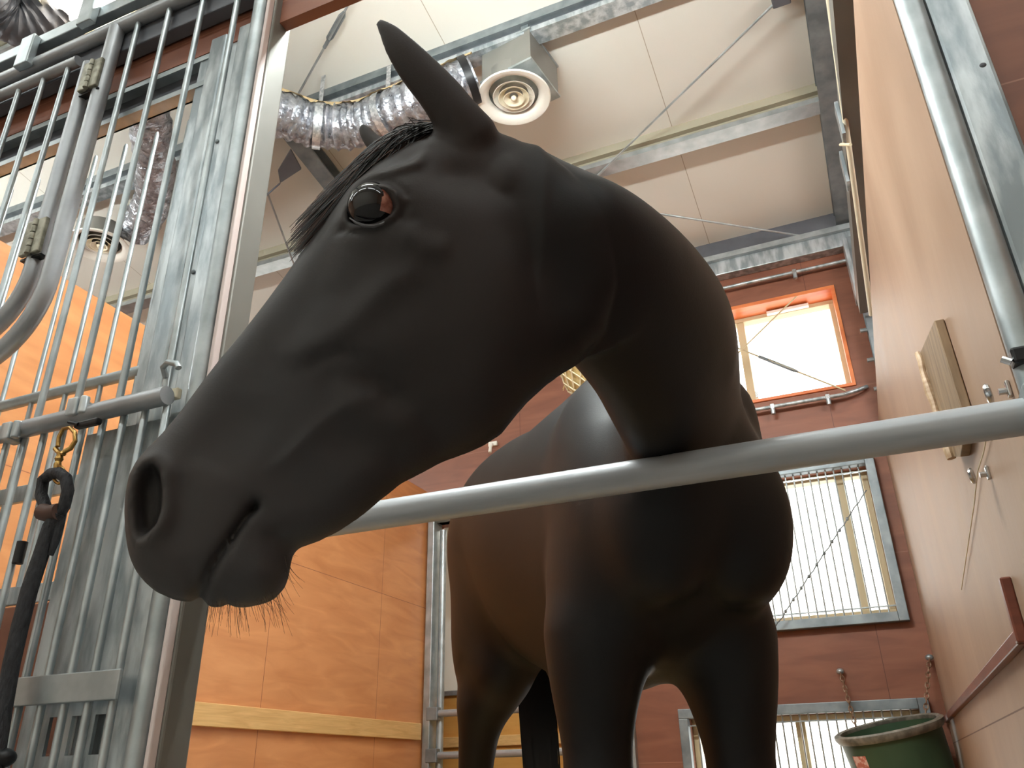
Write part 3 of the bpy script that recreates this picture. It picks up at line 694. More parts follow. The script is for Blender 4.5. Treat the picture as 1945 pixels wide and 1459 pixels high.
# high bay lamp at the upper left
lp = V3(atZ(163,-2,3.62)); t = thing('high_bay_lamp', 'round bright warm lamp shining above the lattice gate', 'ceiling lamp', lp)
MB().lathe([(.19,0),(.20,.01),(.19,.05),(.12,.13),(.06,.16),(.06,.26),(.001,.26)], lp, 40).build('reflector', M['cream'], t)
MB().lathe([(.001,.012),(.165,.012),(.165,.03),(.001,.03)], lp, 40).build('lamp_glass', M['warm_lamp'], t)
MB().tube([lp+Vector((0,0,.26)), Vector((lp.x, lp.y, ceil_z(lp.y)+.01))], .008, 8).build('lamp_stem', M['galv'], t)
# fluorescent fittings of the aisle and over the box front; added fill lamps inside the boxes
def fixture(x, y, z, label, L=1.22, yrot=False, m='lamp'):
    t = thing('fluorescent_lamp', label, 'ceiling lamp', (x, y, z), 'fluorescent lamps over the aisle')
    a, b = (L/2, .07) if not yrot else (.07, L/2)
    MB().box(x-a, x+a, y-.047, y+.047, z+.05, z+.085).build('lamp_housing', M['white'], t, False, .004)
    MB().box(x-a*.96, x+a*.96, y-b*.8, y+b*.8, z, z+.05).build('lamp_diffuser', M[m], t, False, .004)
    for s in (-.4, .4): MB().tube([(x+s*L, y, z+.075), (x+s*L, y, ceil_z(y)+.02)], .004, 6).build('lamp_hanger', M['galv'], t)
for x, l in ((-4.4, 'leftmost long fluorescent lamp of the row over the aisle'), (-2.9, 'long fluorescent lamp of the aisle row left of the horse'), (-1.4, 'middle long fluorescent lamp of the row over the aisle'), (.1, 'long fluorescent lamp of the aisle row right of the horse'), (1.6, 'rightmost long fluorescent lamp of the row over the aisle')): fixture(x, -.9, 3.75, l)
for x, l in ((-3.6, 'long fluorescent lamp hanging in front of the lattice gate'), (-1.05, 'long fluorescent lamp hanging in front of the box opening'), (1.5, 'long fluorescent lamp hanging in front of the wall right of the box')): fixture(x, .35, 3.95, l)
for x, l in ((-4.5, 'added unseen fill lamp hanging in the neighbouring box on the left'), (-.92, 'added unseen fill lamp hanging inside the box above the horse'), (1.7, 'added unseen fill lamp hanging in the neighbouring box on the right')): fixture(x, 1.40, 3.18, l, m='box_fill')  # fill lamps added out of view to brighten ceiling and walls
# left gusset beside the rafter
g0 = V3(atZ(545,320,3.70)); t = thing('gusset_plate', 'dark gusset plate on the rafter beside the steel post', 'bracket', g0)
m = MB(); a = V3(atZ(528,325,3.70)); b = V3(atZ(552,285,3.70)); c_ = V3(atZ(572,322,3.70)); e_ = V3(atZ(532,348,3.70))
m.v = [tuple(p) for p in (a, b, c_, e_)]+[tuple(p+Vector((0,0,.012))) for p in (a, b, c_, e_)]; m.f = [(0,1,2,3),(7,6,5,4),(0,4,5,1),(1,5,6,2),(2,6,7,3),(3,7,4,0)]
m.build('plate', M['dark_beam'], t, False)
cable(tuple(e_), tuple(V3(atZ(505,372,3.62))), 'thin rod hanging from the dark gusset plate by the steel post', None, .005, 'dark_beam')
# ------------------------------------------------------------------ right side: post, boards, fittings
t = thing('steel_post', 'wide galvanised post at the right side of the opening', 'post', (.3, 1.2, 0))
MB().tube([(.2615, 1.172, 0), (.2615, 1.172, 3.9)], .0205, 24).build('round_edge', M['galv'], t)
m = MB(); m.box(.283, .345, 1.165, 1.24, 0, 3.9); m.build('channel_face', M['galv_pale'], t, False, .006)
p = atY(1704+90,122,1.17)
for q in (atY(1838,112-60+80,1.165),): MB().ball((.33, 1.168, q[2]), .006, 6).build('bolt', M['dark_beam'], t)
fw_ = MB().box(.345, 4, 1.18, 1.23, 0, 3.6).build('wall_front_right', M['ply_back'], smooth=False); struct(fw_)
# rough board chained on the pale partition
t = thing('chewed_board', 'old brown board with a chewed pale edge fixed on the pale plywood partition', 'board', (XR-.03, 1.83, 1.3))
P = [V3(atX(1774,609,.222)), V3(atX(1748,668,.222)), V3(atX(1790,800,.222)), V3(atX(1812,868,.222)), V3(atX(1824,868,.222)), V3(atX(1834,805,.222))]
m = MB(); n = len(P); m.v = [tuple(p) for p in P]+[tuple(p+Vector((.017,0,0))) for p in P]; m.f = [tuple(range(n)), tuple(range(2*n-1, n-1, -1))]+[(i, i+n, (i+1) % n+n, (i+1) % n) for i in range(n)]
m.build('board_face', M['old_board'], t, False, .002)
m = MB(); E0, E1 = P[1], P[3]
pts = []
for i in range(11):
    p = E0+(E1-E0)*(i/10); pts.append(p+Vector((-.004-.003*random.random(), .010*random.random(), 0)))
m.tube(pts, [.006+.004*random.random() for _ in pts], 8); m.build('chewed_edge', M['board_edge'], t)
def eye_bolt(px, py, label):
    c = V3(atX(px, py, XR-.02)); t = thing('eye_bolt', label, 'eye bolt', c, 'steel eye bolts on the pale partition')
    MB().box(XR-.006, XR, c.y-.006, c.y+.006, c.z-.010, c.z+.014).build('back_plate', M['steel'], t, False, .002)
    R = .013; ring = [(c.x-.008+R*.9*math.cos(a)*.3, c.y+R*1.2*math.cos(a), c.z+R*.75*math.sin(a)) for a in [2*math.pi*k/20 for k in range(20)]]
    MB().tube(ring, .0042, 8, closed=True).build('ring', M['steel'], t)
    MB().tube([(XR, c.y, c.z), (c.x+.004, c.y, c.z)], .005, 8).build('shank', M['steel'], t)
eye_bolt(1890, 746, 'shiny eye bolt on the pale partition above the crossing bar')
eye_bolt(1856, 903, 'shiny eye bolt on the pale partition below the crossing bar')
ps = [V3(atX(x, y, XR-.005)) for x, y in ((1886,760),(1880,800),(1868,860),(1857,895),(1850,960),(1838,1040),(1826,1120))]
tag(MB().tube(ps, .0011, 6).build('hanging_cord', M['net']), 'thin pale cord hanging down the pale partition past the eye bolts', 'cord')
# horizontal red brown batten, its upright end block
t = thing('wall_batten', 'red brown batten running level along the foot part of the pale partition', 'batten', (XR-.015, 3, .95))
MB().box(XR-.016, XR, 1.66, YB-.02, .938, .964).build('batten_strip', M['red_batten'], t, False, .003)
MB().box(XR-.018, XR, 1.645, 1.668, .94, 1.05).build('end_block', M['red_batten'], t, False, .003)
t = thing('bar_latch', 'black latch on the right post above the crossing bar', 'latch', (.262, 1.15, 1.24))
MB().box(.240, .285, 1.145, 1.172, 1.232, 1.256).build('latch_body', M['black_steel'], t, False, .004)
MB().tube([(.238, 1.15, 1.236), (.228, 1.15, 1.243)], .005, 8).build('latch_pin', M['steel'], t)
MB().box(.252, .27, 1.158, 1.171, 1.16, 1.232).build('latch_strap', M['steel'], t, False, .002)
# ---- crossing bar
YBAR, ZBAR = 1.174, 1.1665
t = thing('crossing_bar', 'thick brushed metal bar crossing the box opening in front of the horse', 'bar', (-.4, YBAR, ZBAR))
MB().tube([(-1.135+(1.40)*i/24, YBAR, ZBAR) for i in range(25)], .0248, 48).build('bar_tube', M['bar'], t)
MB().box(-1.15, -1.12, YBAR-.04, YBAR+.04, ZBAR-.04, ZBAR+.04).build('bar_socket', M['galv_dark'], t, False, .004)
MB().box(.24, .262, YBAR-.035, YBAR+.035, ZBAR-.035, ZBAR+.035).build('bar_socket', M['galv_dark'], t, False, .004)
# ---- feed tub on chains in the back corner
tc = V3((-.012, 4.085, 0)); t = thing('feed_tub', 'green plastic feed tub hanging tilted in the back right corner', 'tub', (tc.x, tc.y, .93))
tilt = Euler((math.radians(9), math.radians(-9), 0)).to_matrix().to_4x4()
Mx = Matrix.Translation((tc.x, tc.y, .918)) @ tilt
MB().lathe([(.214,0),(.207,-.02),(.198,-.16),(.186,-.36),(.176,-.375),(.001,-.375),(.001,-.365),(.172,-.360),(.190,-.16),(.200,0)], (0,0,0), 56, Mx, close=False).build('tub_body', M['green'], t)
MB().lathe([(.216,-.028),(.226,-.012),(.226,.002),(.214,.008),(.198,.004),(.198,-.008),(.207,-.028)], (0,0,0), 56, Mx, close=True).build('rolled_rim', M['green_rim'], t)
lm = MB(); 
for i in range(7):
    a = math.radians(212+i*3.5)
    for z in (-.07, -.115): lm.v.append(tuple(Mx @ Vector((.2055*math.cos(a), .2055*math.sin(a), z)) if z == -.07 else Mx @ Vector((.203*math.cos(a), .203*math.sin(a), z))))
lm.f = [(2*i, 2*i+1, 2*i+3, 2*i+2) for i in range(6)]; lm.build('faded_label', M['label'], t)
def chain(a, b, label):
    a, b = V3(a), V3(b); t = thing('tub_chain', label, 'chain', a, 'chains of the feed tub'); d = (b-a); L = d.length; d.normalize(); n = max(3, int(L/.026))
    s = d.cross(Vector((0, 1, 0.02))).normalized(); u = d.cross(s)
    for i in range(n):
        c = a+d*(L*(i+.5)/n); w_ = s if i % 2 else u
        MB().tube([c+d*(.017*math.cos(q))+w_*(.0085*math.sin(q)) for q in [2*math.pi*k/12 for k in range(12)]], .0030, 6, closed=True).build('link', M['rust'], t)
    MB().ball(a, .016, 10, (1.1, 1, .9)).build('wall_knob', M['galv_pale'], t)
chain((-.172, 4.375, 1.18), tuple(Mx @ Vector((-.13, .165, .0))), 'short rusty chain on a wall knob at the left of the green tub')
chain((.222, 4.36, 1.215), tuple(Mx @ Vector((.165, .14, .0))), 'short rusty chain in the corner at the right of the green tub')
# ---- batten on the orange partition
tag(MB().box(XL, XL+.022, 1.30, 4.33, 1.035-.085, 1.035).build('wooden_batten', M['batten'], None, False, .003), 'pale pine batten fixed level along the orange plywood partition', 'batten')
# ---- hay net behind the horse
hc = V3(atY(1128,662,3.47)); t = thing('hay_net', 'cream hay net hanging behind the horse withers', 'hay net', hc)
m = MB(); n1, n2 = 20, 30; random.seed(2); prof = []
for i in range(n1+1):
    for k in range(n2):
        th = math.pi*i/n1; a = 2*math.pi*k/n2; r = .195*(1+.05*math.sin(3*a+i))*(.9+.25*i/n1)*(1+.03*random.uniform(-1,1))
        z = -.27*math.cos(th)*1.0 - 0
        m.v.append((hc.x+r*math.sin(th)*math.cos(a), hc.y+r*math.sin(th)*math.sin(a), hc.z+z*1.05))
for i in range(n1):
    for k in range(n2): m.f.append((i*n2+k, i*n2+(k+1) % n2, (i+1)*n2+(k+1) % n2, (i+1)*n2+k))
m.build('hay', M['hay'], t)
nv = m.v; m = MB()
def bulge(p, f=1.04): return hc+(Vector(p)-hc)*f
for k in range(0, n2, 2):
    for sgn in (1, -1): m.tube([bulge(nv[i*n2+(k+sgn*i) % n2]) for i in range(1, n1)], .0035, 6)
m.build('net_mesh', M['net'], t)
MB().tube([hc+Vector((0,0,.27)), Vector((hc.x, hc.y, 3.757))], .006, 8).build('net_rope', M['net'], t)
# straw ends poking out of the net
m = MB()
for i in range(60):
    p = bulge(random.choice(nv), 1.0); d = (p-hc).normalized()+Vector((random.uniform(-.6,.6), random.uniform(-.6,.6), random.uniform(-1.1,.1))); m.tube([p, p+d.normalized()*random.uniform(.03,.07)], .002, 4)
m.build('straw_ends', M['hay'], t)
t = thing('wall_hook', 'small white hook on the back wall above the horse back', 'hook', atY(934,848,4.36))
h_ = V3(atY(934,843,4.37)); MB().box(h_.x-.03, h_.x+.03, YB-.02, YB, h_.z-.01, h_.z+.02).build('hook_plate', M['white'], t, False, .003)
MB().tube([h_, h_+Vector((0,-.02,-.03)), h_+Vector((.0,-.03,-.07))], .011, 8).build('hook_arm', M['white'], t)
# ------------------------------------------------------------------ left side: post, transom, lattices
t = thing('door_post', 'broad galvanised post at the left side of the opening', 'post', (-1.2, 1.2, 0))
MB().box(-1.185, -1.128, 1.137, 1.205, 0, 4.05).build('box_section', M['box'], t, False, .005)
MB().tube([(-1.168, 1.130, 0), (-1.168, 1.130, 4.05)], .021, 24).build('round_stop', M['galv'], t)
m = MB(); m.box(-1.142, -1.132, 1.118, 1.137, 0, 4.05); m.build('edge_strip', M['winframe_pink'], t, False, .003)
m = MB(); prof = [(-1.395,1.165),(-1.360,1.165),(-1.350,1.150),(-1.300,1.150),(-1.292,1.163),(-1.262,1.163),(-1.254,1.148),(-1.205,1.148),(-1.19,1.163),(-1.185,1.18),(-1.395,1.18)]
n = len(prof)
for z in (0.0, 2.58): m.v += [(x, y, z) for x, y in prof]
m.f = [tuple(range(n)), tuple(range(2*n-1, n-1, -1))]+[(i, (i+1) % n, (i+1) % n+n, i+n) for i in range(n)]
m.build('folded_sheet', M['galv_pale'], t, False, .003)
random.seed(8)
for z in (.52, .93, 1.34, 1.81, 2.2): MB().ball((-1.276, 1.161, z), .006, 6, (1, .5, 1)).build('rivet', M['galv_dark'], t)
struct(MB().box(-7, XR+.1, 1.16, 1.19, 2.547, 2.76).build('wall_transom', M['ply_back'], smooth=False))
t = thing('door_track', 'long dark steel track above the lattice gate', 'track', (-1.9, 1.13, 2.7))
MB().box(-6.0, -1.20, 1.115, 1.155, 2.64, 2.80).build('track_box', M['dark_beam'], t, False, .004)
MB().box(-6.0, -1.30, 1.085, 1.115, 2.795, 2.84).build('track_cover', M['galv'], t, False, .003)
for px, py in ((178,33), (60,112)):
    p = atY(px, py, 1.09); MB().box(p[0]-.028, p[0]+.028, 1.06, 1.085, p[2]-.05, p[2]+.07).build('track_hanger', M['galv'], t, False, .004)
t = thing('channel_beam', 'dark galvanised channel beam over the fixed rear lattice', 'beam', (-2, 1.2, 2.5))
MB().box(-6, -1.36, 1.195, 1.20, 2.43, 2.547).build('channel_web', M['dark_beam'], t, False)
m = MB(); m.box(-6, -1.36, 1.165, 1.20, 2.535, 2.547); m.box(-6, -1.36, 1.165, 1.20, 2.43, 2.44); m.box(-6, -1.36, 1.162, 1.166, 2.43, 2.448); m.box(-6,-1.36,1.162,1.166,2.528,2.547); m.build('channel_lips', M['galv'], t, False)
# sliding lattice gate
YG = 1.10
g = thing('lattice_gate', 'galvanised lattice gate with upright rods left of the opening', 'gate', (-1.75, YG, .1))
MB().tube([(-3.1, YG, 2.725), (-1.19, YG, 2.725)], .021, 20).build('top_rail', M['painted_rail'], g)
MB().tube([(-3.1, YG-.012, 1.452), (-1.205, YG-.012, 1.452)], .0195, 20).build('middle_rail', M['painted_rail'], g)
MB().box(-3.1, -1.20, YG+.006, YG+.02, 1.455, 1.478).build('rail_edge', M['cream'], g, False, .003)
MB().box(-1.475, -1.195, YG-.014, YG-.006, .882, .932).build('flat_bar', M['galv'], g, False, .002)
MB().box(-3.1, -1.195, YG-.012, YG+.012, .06, .12).build('bottom_rail', M['galv'], g, False, .003)
def rod(x, z0, z1, r=.0078, y=YG, par=g, name='rod', m='galv', tip=True):
    MB().tube([(x, y, z0), (x, y, z1-.008), (x, y, z1)], [r, r, r*.6], 10).build(name, M[m], par)
for x in (-1.226, -1.352, -1.477, -1.592): rod(x, 1.46, 2.71 if x < -1.4 else 2.95)
for k in range(24): rod(-1.213-.0572*k, .10, 1.445, .0074)
MB().tube([(-1.225, YG-.006, 1.50), (-1.222, YG-.02, 1.515), (-1.20, YG-.03, 1.517), (-1.175, YG-.03, 1.508), (-1.168, YG-.03, 1.497)], .0062, 10).build('hook_rod', M['galv'], g)
for px, py in ((150,776), (24,822)):
    p = atY(px, py, YG-.02); m = MB(); m.box(p[0]-.014, p[0]+.014, YG-.04, YG+.0, p[2]-.022, p[2]+.018); m.tube([(p[0]+.026, YG-.03, p[2]-.02), (p[0]+.026, YG-.03, p[2]+.018)], .010, 10); m.build('rail_clamp', M['galv_pale'], g, False, .005)
# hatch opening: two thick pipes with a rounded lower corner, hinged together
def corner_pipe(x, zt, zb, R, name, par, r, xl=-3.0, y=YG-.004):
    pts = [(x, y, zt), (x, y, (zt+zb)/2), (x, y, zb+R)]
    for k in range(1, 13): a = math.pi/2*k/12; pts.append((x-R+R*math.cos(a), y, zb+R-R*math.sin(a)))
    pts.append((xl, y, zb)); return MB().tube(pts, r, 22).build(name, M['painted_rail'], par)
corner_pipe(-1.672, 2.715, 1.66, .20, 'hatch_surround', g, .0215)
h = thing('feed_hatch', 'hinged hatch with rounded pipe frame set in the lattice gate', 'hatch', (-2.0, YG, 2.2))
corner_pipe(-1.742, 2.60, 1.735, .17, 'hatch_pipe', h, .0205, y=YG-.006)
MB().tube([(-3.0, YG-.006, 2.645), (-1.80, YG-.006, 2.645)], .016, 18).build('hatch_top_rail', M['painted_rail'], h)
for x in (-1.838, -1.937, -2.04, -2.14, -2.24, -2.34, -2.44): MB().tube([(x, YG-.006, 1.74), (x, YG-.006, 2.635), (x, YG-.006, 2.643)], [.0076, .0076, .0045], 10).build('rod', M['galv'], h)
for px, py in ((172,142), (64,450)):
    p = atY(px, py, YG-.03); hg = MB(); 
    hg.box(p[0]-.034, p[0]-.006, YG-.034, YG-.022, p[2]-.052, p[2]+.052); hg.box(p[0]+.006, p[0]+.034, YG-.034, YG-.022, p[2]-.052, p[2]+.052)
    ho = hg.build('hinge', M['zinc_old'], h, False, .003)
    for k in range(5): MB().tube([(p[0], YG-.034, p[2]-.052+k*.021), (p[0], YG-.034, p[2]-.052+k*.021+.018)], .0075, 10).build('hinge_knuckle', M['zinc_old'], ho)
    MB().box(p[0]-.036, p[0]+.036, YG-.024, YG-.006, p[2]-.060, p[2]-.054).build('hinge_washer', M['black_steel'], ho, False)
# fixed rear lattice
YR = 1.222
b = thing('fixed_lattice', 'fixed lattice of upright rods standing behind the sliding gate', 'lattice', (-1.9, YR, .1))
for k in range(10): rod(-1.458-.1155*k, 1.13, 2.395, .0058, YR, b, 'rod', 'galv')
MB().tube([(-3.1, YR, 1.62), (-1.40, YR, 1.62)], .014, 14).build('rail', M['galv'], b)
m = MB(); m.box(-3.1, -1.40, YR-.006, YR+.006, 1.105, 1.145); m.box(-3.1, -1.40, YR-.006, YR+.006, 1.345, 1.385); m.build('flat_rail', M['galv_pale'], b, False, .002)
MB().box(-3.1, -1.395, YR-.012, YR+.012, .0, 1.10).build('kick_board', M['ply_back'], b, False, .003)
m = wall_with_holes(-1.47, -1.19, .0, 1.43, [(-1.40,-1.372,.80,.865), (-1.345,-1.315,.80,.865), (-1.288,-1.258,.80,.865)], 1.135, 1.142)
m.build('galvanised_panel', M['galv_pale'], b, False)
# ---- lead rope with a brass snap hanging from the middle rail
t = thing('lead_rope', 'black lead rope with a brass snap hanging on the lattice gate', 'lead rope', atY(112,880,1.05))
ys = 1.052
def SP(x, y, dy=0): return V3(atY(x, y, ys+dy))
c0 = SP(128, 828); R = .019
MB().tube([SP(110,848), SP(112,830), SP(120,815), SP(133,812), SP(142,822), SP(143,838), SP(134,852), SP(122,858)], [.0045,.0042,.004,.004,.0042,.0045,.005,.005], 10).build('snap_hook', M['brass'], t)
MB().lathe([(.001,-.022),(.006,-.02),(.0075,-.012),(.0055,-.006),(.0085,0),(.006,.008),(.007,.014),(.001,.018)], SP(112,872), 16).build('swivel', M['brass'], t)
MB().tube([SP(105,852), SP(112,860), SP(122,862)], .005, 8).build('snap_gate', M['brass'], t)
MB().tube([SP(112+13*math.sin(a)*.8, 902+16*math.cos(a)) for a in [2*math.pi*k/16 for k in range(16)]], .0036, 8, closed=True).build('snap_eye', M['brass'], t)
MB().tube([SP(88,968,.004), SP(78,940,.004), SP(82,912,.002), SP(97,900,-.004), SP(112,898,-.006), SP(125,908,-.004), SP(129,932,.002), SP(122,962,.006), SP(105,985,.006)], [.0115]*9, 14).build('rope_loop', M['rope'], t)
MB().tube([SP(112,972,0), SP(94,976,0), SP(80,972,0)], .0165, 14).build('leather_keeper', M['leather'], t)
MB().tube([SP(112,975,.004), SP(95,1000,.004), SP(76,1060,.004), SP(56,1120), SP(38,1190), SP(22,1260), SP(8,1340), SP(-4,1420), SP(-14,1500)], [.0125,.0135,.0145,.015,.015,.0148,.0145,.014,.014], 16).build('rope', M['rope'], t)
MB().tube([SP(118,965,.01), SP(112,1000,.012), SP(104,1030,.012), SP(96,1055,.012)], [.009,.009,.008,.005], 10).build('rope_tail', M['rope'], t)
t = thing('cable_tie', 'black tie wrapped round a lattice rod beside the lead rope', 'tie', atY(40,1050,YG))
xk = atY(38,1050,YG); MB().tube([(xk[0], YG, xk[2]-.022), (xk[0], YG, xk[2]+.022)], .0105, 12).build('tie_wrap', M['black_steel'], t)
t = thing('rubber_knob', 'black knob at the bottom left of the lattice gate', 'knob', atY(8,1432,1.06)); MB().ball(atY(4,1440,1.06), .020, 12, (1.3, 1, .8)).build('knob_body', M['black_steel'], t)
t = thing('rail_clip', 'black clip under the middle rail above the brass snap', 'clip', atY(160,798,1.06)); cc = V3(atY(165,800,1.062))
MB().box(cc.x-.035, cc.x+.03, 1.06, 1.075, cc.z-.010, cc.z+.004).build('clip_body', M['black_steel'], t, False, .004)
MB().tube([(cc.x-.02, 1.06, cc.z-.004), (cc.x-.045, 1.056, cc.z+.004)], .004, 8).build('clip_tongue', M['black_steel'], t)
# ------------------------------------------------------------------ the horse
import time as _t
FINE, COARSE = .003, .010
coat = noisemat('dark_bay_coat', (.85,.86,.88), (1.2,1.12,1.06), .56, 0, (3,3,3), 3, .35, .72, .05, .04, (420,420,420), **{'Specular IOR Level': .33})
F_ = horse_field(FINE, COARSE); Vh, Qh = F_.nets(); del F_
def smooth(V, Q, it):
    E = np.concatenate([Q[:, [0,1]], Q[:, [1,2]], Q[:, [2,3]], Q[:, [3,0]]]); 
    for _ in range(it):
        acc = np.zeros_like(V); cnt = np.zeros(len(V)); np.add.at(acc, E[:, 0], V[E[:, 1]]); np.add.at(cnt, E[:, 0], 1); np.add.at(acc, E[:, 1], V[E[:, 0]]); np.add.at(cnt, E[:, 1], 1)
        V = V*.5+.5*acc/cnt[:, None]
    return V
Vh = smooth(Vh, Qh, 3)
# coat colour with painted light: face lightened, neck and chest near black, flanks brown
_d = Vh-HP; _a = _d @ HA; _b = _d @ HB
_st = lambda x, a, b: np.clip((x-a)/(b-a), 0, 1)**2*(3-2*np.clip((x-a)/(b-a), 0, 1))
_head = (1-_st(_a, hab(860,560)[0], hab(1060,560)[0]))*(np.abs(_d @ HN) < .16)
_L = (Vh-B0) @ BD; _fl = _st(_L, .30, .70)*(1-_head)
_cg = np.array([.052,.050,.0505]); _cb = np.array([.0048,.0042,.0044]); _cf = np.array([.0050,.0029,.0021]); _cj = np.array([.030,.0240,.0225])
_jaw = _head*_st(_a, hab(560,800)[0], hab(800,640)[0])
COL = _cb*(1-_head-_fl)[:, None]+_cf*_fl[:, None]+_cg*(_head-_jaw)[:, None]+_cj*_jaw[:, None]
me = bpy.data.meshes.new('horse'); me.vertices.add(len(Vh)); me.vertices.foreach_set('co', Vh.astype(np.float32).ravel())
me.loops.add(Qh.size); me.loops.foreach_set('vertex_index', Qh.astype(np.int32).ravel())
me.polygons.add(len(Qh)); me.polygons.foreach_set('loop_start', np.arange(0, Qh.size, 4, dtype=np.int32)); me.polygons.foreach_set('use_smooth', np.ones(len(Qh), bool))
me.update(calc_edges=True)
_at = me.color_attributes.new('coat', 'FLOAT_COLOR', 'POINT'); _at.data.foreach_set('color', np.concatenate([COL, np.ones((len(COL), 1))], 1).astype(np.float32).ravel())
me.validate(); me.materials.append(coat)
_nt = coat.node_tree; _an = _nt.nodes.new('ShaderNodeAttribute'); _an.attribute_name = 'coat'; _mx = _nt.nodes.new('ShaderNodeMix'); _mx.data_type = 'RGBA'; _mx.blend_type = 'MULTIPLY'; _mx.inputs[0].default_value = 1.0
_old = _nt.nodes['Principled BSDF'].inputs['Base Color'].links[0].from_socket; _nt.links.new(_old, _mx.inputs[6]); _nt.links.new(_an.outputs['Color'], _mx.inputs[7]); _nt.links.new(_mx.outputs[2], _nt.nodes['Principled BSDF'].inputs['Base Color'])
bm = bmesh.new(); bm.from_mesh(me); bmesh.ops.recalc_face_normals(bm, faces=bm.faces); bm.to_mesh(me); bm.free()
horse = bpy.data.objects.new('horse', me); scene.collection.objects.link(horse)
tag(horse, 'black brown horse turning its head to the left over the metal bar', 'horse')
# eye
ec = V3(hpt(709, 396, .0690)); en = V3(HN)
def eyemat():
    m = mat('wet_dark_eye', (.006,.005,.006), .03, 0, **{'Specular IOR Level': .55}); return m
Mx = Matrix(((HA[0], HB[0], HN[0], 0), (HA[1], HB[1], HN[1], 0), (HA[2], HB[2], HN[2], 0), (0,0,0,1)))
for side, nm in ((1, 'near'), (-1, 'far')):
    cpos = ec if side == 1 else ec-en*(.0690*2)
    e = MB(); e.ball((0,0,0), .0295, 24); e.v = [tuple(Mx @ Vector(v)+cpos) for v in e.v]; eo = e.build('eye', eyemat(), horse)
    # white of the eye turned red brown at the back corner
    s = MB(); n1, n2 = 14, 14
    for i in range(n1+1):
        for k in range(n2+1):
            u = .18+.62*i/n1; v = -.66+1.30*k/n2
            p = Vector((math.sin(u*1.55)*math.cos(v*.75), math.sin(v*.75)*.95, 0)); rr = min(.999, p.length); p.z = math.sqrt(max(0, 1-rr*rr)); p.normalize()
            if (p.x+.50)**2+(p.y-.16)**2 < .84**2: p = p*.985
            s.v.append(tuple(Mx @ Vector((p.x*.0298, p.y*.0298, side*p.z*.0298))+cpos))
    for i in range(n1):
        for k in range(n2): a = i*(n2+1)+k; s.f.append((a, a+n2+1, a+n2+2, a+1))
    sm = noisemat('pink_brown_sclera', S(120,62,50), S(176,120,104), .12, 0, (120,120,120), 3, **{'Coat Weight': 1.}) if side == 1 else sm
    so = s.build('eye_corner', sm, eo)
lidp = [V3(hpt(x, y, w)) for x, y, w in ((664,414,.083),(676,423,.089),(692,429,.092),(710,430,.093),(726,425,.092),(738,414,.088),(745,400,.083))]
MB().tube(lidp, [.0006,.0016,.0021,.0021,.0018,.0012,.0005], 8).build('lower_eyelid', M['skin'], horse)
# hair
def strands(roots, name, m, par, r0=.0006, r1=.0002):
    mb = MB()
    for pts in roots:
        n = len(pts); mb.tube(pts, [r0+(r1-r0)*i/(n-1) for i in range(n)], 3, cap=False)
    return mb.build(name, m, par)
hair = mat('black_hair', (.010,.008,.008), .42, 0, **{'Specular IOR Level': .5}); hair_b = mat('brown_hair_tips', (.075,.034,.022), .45)
random.seed(11)
def bez(ps, n=9):
    ps = [V3(p) for p in ps]; out = []
    for i in range(n):
        t = i/(n-1); q = list(ps)
        while len(q) > 1: q = [a+(b-a)*t for a, b in zip(q, q[1:])]
        out.append(q[0])
    return out
R_ = []; Rb = []
for i in range(1900):
    a = random.random(); w = random.uniform(-.025, .055)
    # roots behind the forelock line between the ears, falling over the forehead
    x0 = random.uniform(775, 865); y0 = 236+ (820-x0)*.22*(1 if x0 < 820 else .1)+random.uniform(-4, 14)
    e_ = random.random()**.7; x3 = 800-236*e_+random.uniform(-24, 24); y3 = 262+212*e_**1.15+random.uniform(-40, 30)
    lift = random.uniform(.0, 1.)
    x1 = x0-60*e_-15; y1 = y0+6*e_; x2 = x3+95*e_; y2 = y3-100*e_-6*lift
    pts = bez([hpt(x0, y0, w*.6), hpt(x1, y1-3, w), hpt(x2, y2, w), hpt(x3, y3, w*.6)], 10)
    (Rb if random.random() < .45 and e_ > .55 else R_).append(pts)
fo = strands(R_, 'forelock', hair, horse, .0009, .00035); strands(Rb, 'brown_forelock_hair', hair_b, fo, .0007, .0003)
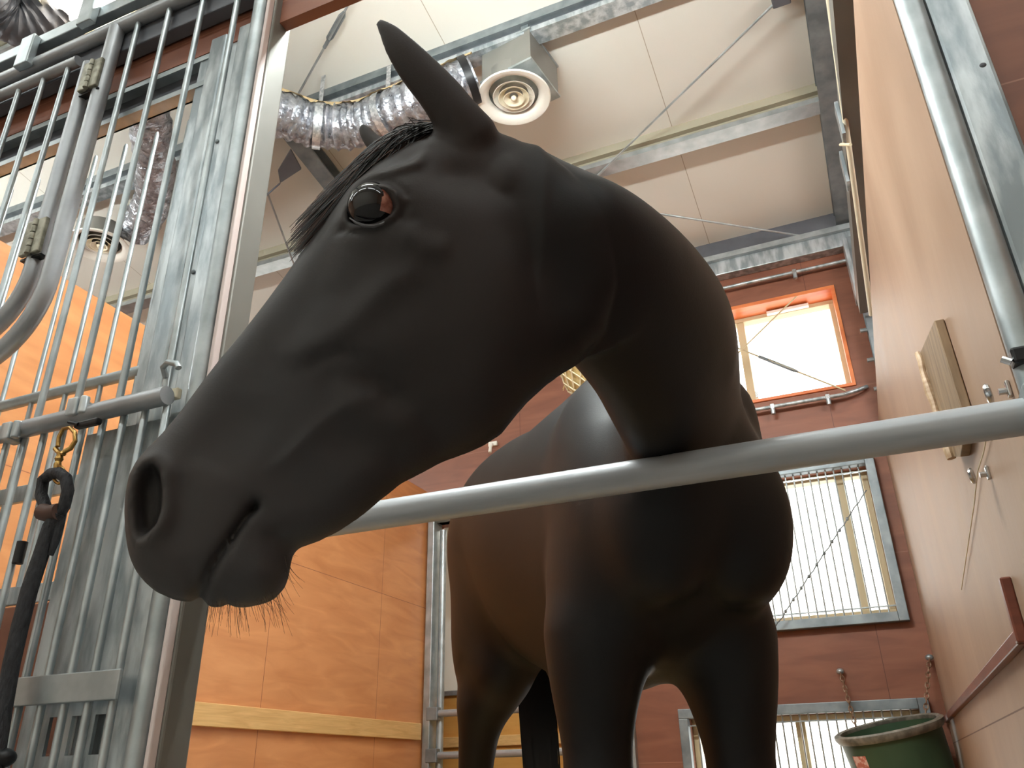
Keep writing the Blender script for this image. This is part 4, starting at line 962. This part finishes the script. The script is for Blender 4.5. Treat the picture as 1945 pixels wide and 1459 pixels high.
# mane lying on the far side of the neck
MN = []; cr = NECK()
for i in range(900):
    t = 1.8+random.random()*(len(cr)-2.81); k = int(t); f = t-k; c_ = cr[k][0]*(1-f)+cr[k+1][0]*f; u_ = cr[k][1]/np.linalg.norm(cr[k][1])*(1-f)+cr[k+1][1]/np.linalg.norm(cr[k+1][1])*f; ru = cr[k][2]*(1-f)+cr[k+1][2]*f; rs = cr[k][3]*(1-f)+cr[k+1][3]*f
    tan = cr[k+1][0]-cr[k][0]; tan /= np.linalg.norm(tan); u_ -= tan*(u_@tan); u_ /= np.linalg.norm(u_); sd = np.cross(tan, u_)
    if sd @ HN > 0: sd = -sd
    root = c_+u_*ru*.93; L = random.uniform(.05, .09)
    MN.append(bez([root, root+sd*rs*.55+u_*.002, root+sd*rs*.98-u_*L*.45, root+sd*rs*1.04-u_*L+tan*random.uniform(-.02,.02)], 7))
strands(MN, 'mane', hair, horse, .0009, .0004)
# whiskers
WK = []
for i in range(105):
    q = random.random(); x = 395+155*q; y = 1140-(12*q if q < .8 else 40*(q-.7))
    if q > .9: y = random.uniform(1050, 1110)
    w = random.uniform(-.028, .028); L = random.uniform(18, 78); dx = -10+34*q+random.uniform(-10, 10)
    if q > .9: dx = random.uniform(12, 40); L = random.uniform(5, 45)
    WK.append(bez([hpt(x, y-6, w), hpt(x+dx*.25, y+L*.4, w*1.05), hpt(x+dx, y+L, w*1.1)], 5))
tag(strands(WK, 'whiskers', mat('dark_whisker', (.05,.03,.02), .5), horse, .00026, .00012), kind='stuff')
# tail
TL = []; tb = bp(1.42, .03, 1.46)
for i in range(900):
    a = random.uniform(0, 2*math.pi); r = math.sqrt(random.random()); L = random.uniform(.75, 1.05)
    o0 = BD*(.02*r*math.cos(a))+BS*(.03*r*math.sin(a)); o1 = BD*(.045*r*math.cos(a))+BS*(.060*r*math.sin(a))
    z = lambda s: np.array([0, 0, -s])
    TL.append(bez([tb+o0, tb+BD*.07+o0*1.3+z(.04), tb+BD*.03+BS*.03+o1+z(.35), tb+BD*.00+BS*.05+o1*1.1+z(L*.8), tb+BS*.05+o1*.7+z(L)], 9))
strands(TL, 'tail', hair, horse, .0022, .0009)
# hooves
hoofm = mat('dark_hoof', S(52,46,42), .5)
for L_0, f in ((.19, .115), (.19, -.156*.97), (1.22, .16), (1.22, -.16)):
    c = V3(bp(L_0+.01, f, 0)); Rz = Matrix.Identity(4)
    m = MB().lathe([(.001,.0),(.062,.0),(.064,.008),(.054,.05),(.048,.072),(.001,.075)], (0,0,0), 24)
    m.v = [tuple(c+Vector((v[0]+BD[0]*v[2]*.35, v[1]+BD[1]*v[2]*.35, v[2]+.03))) for v in m.v]; m.build('hoof', hoofm, horse)
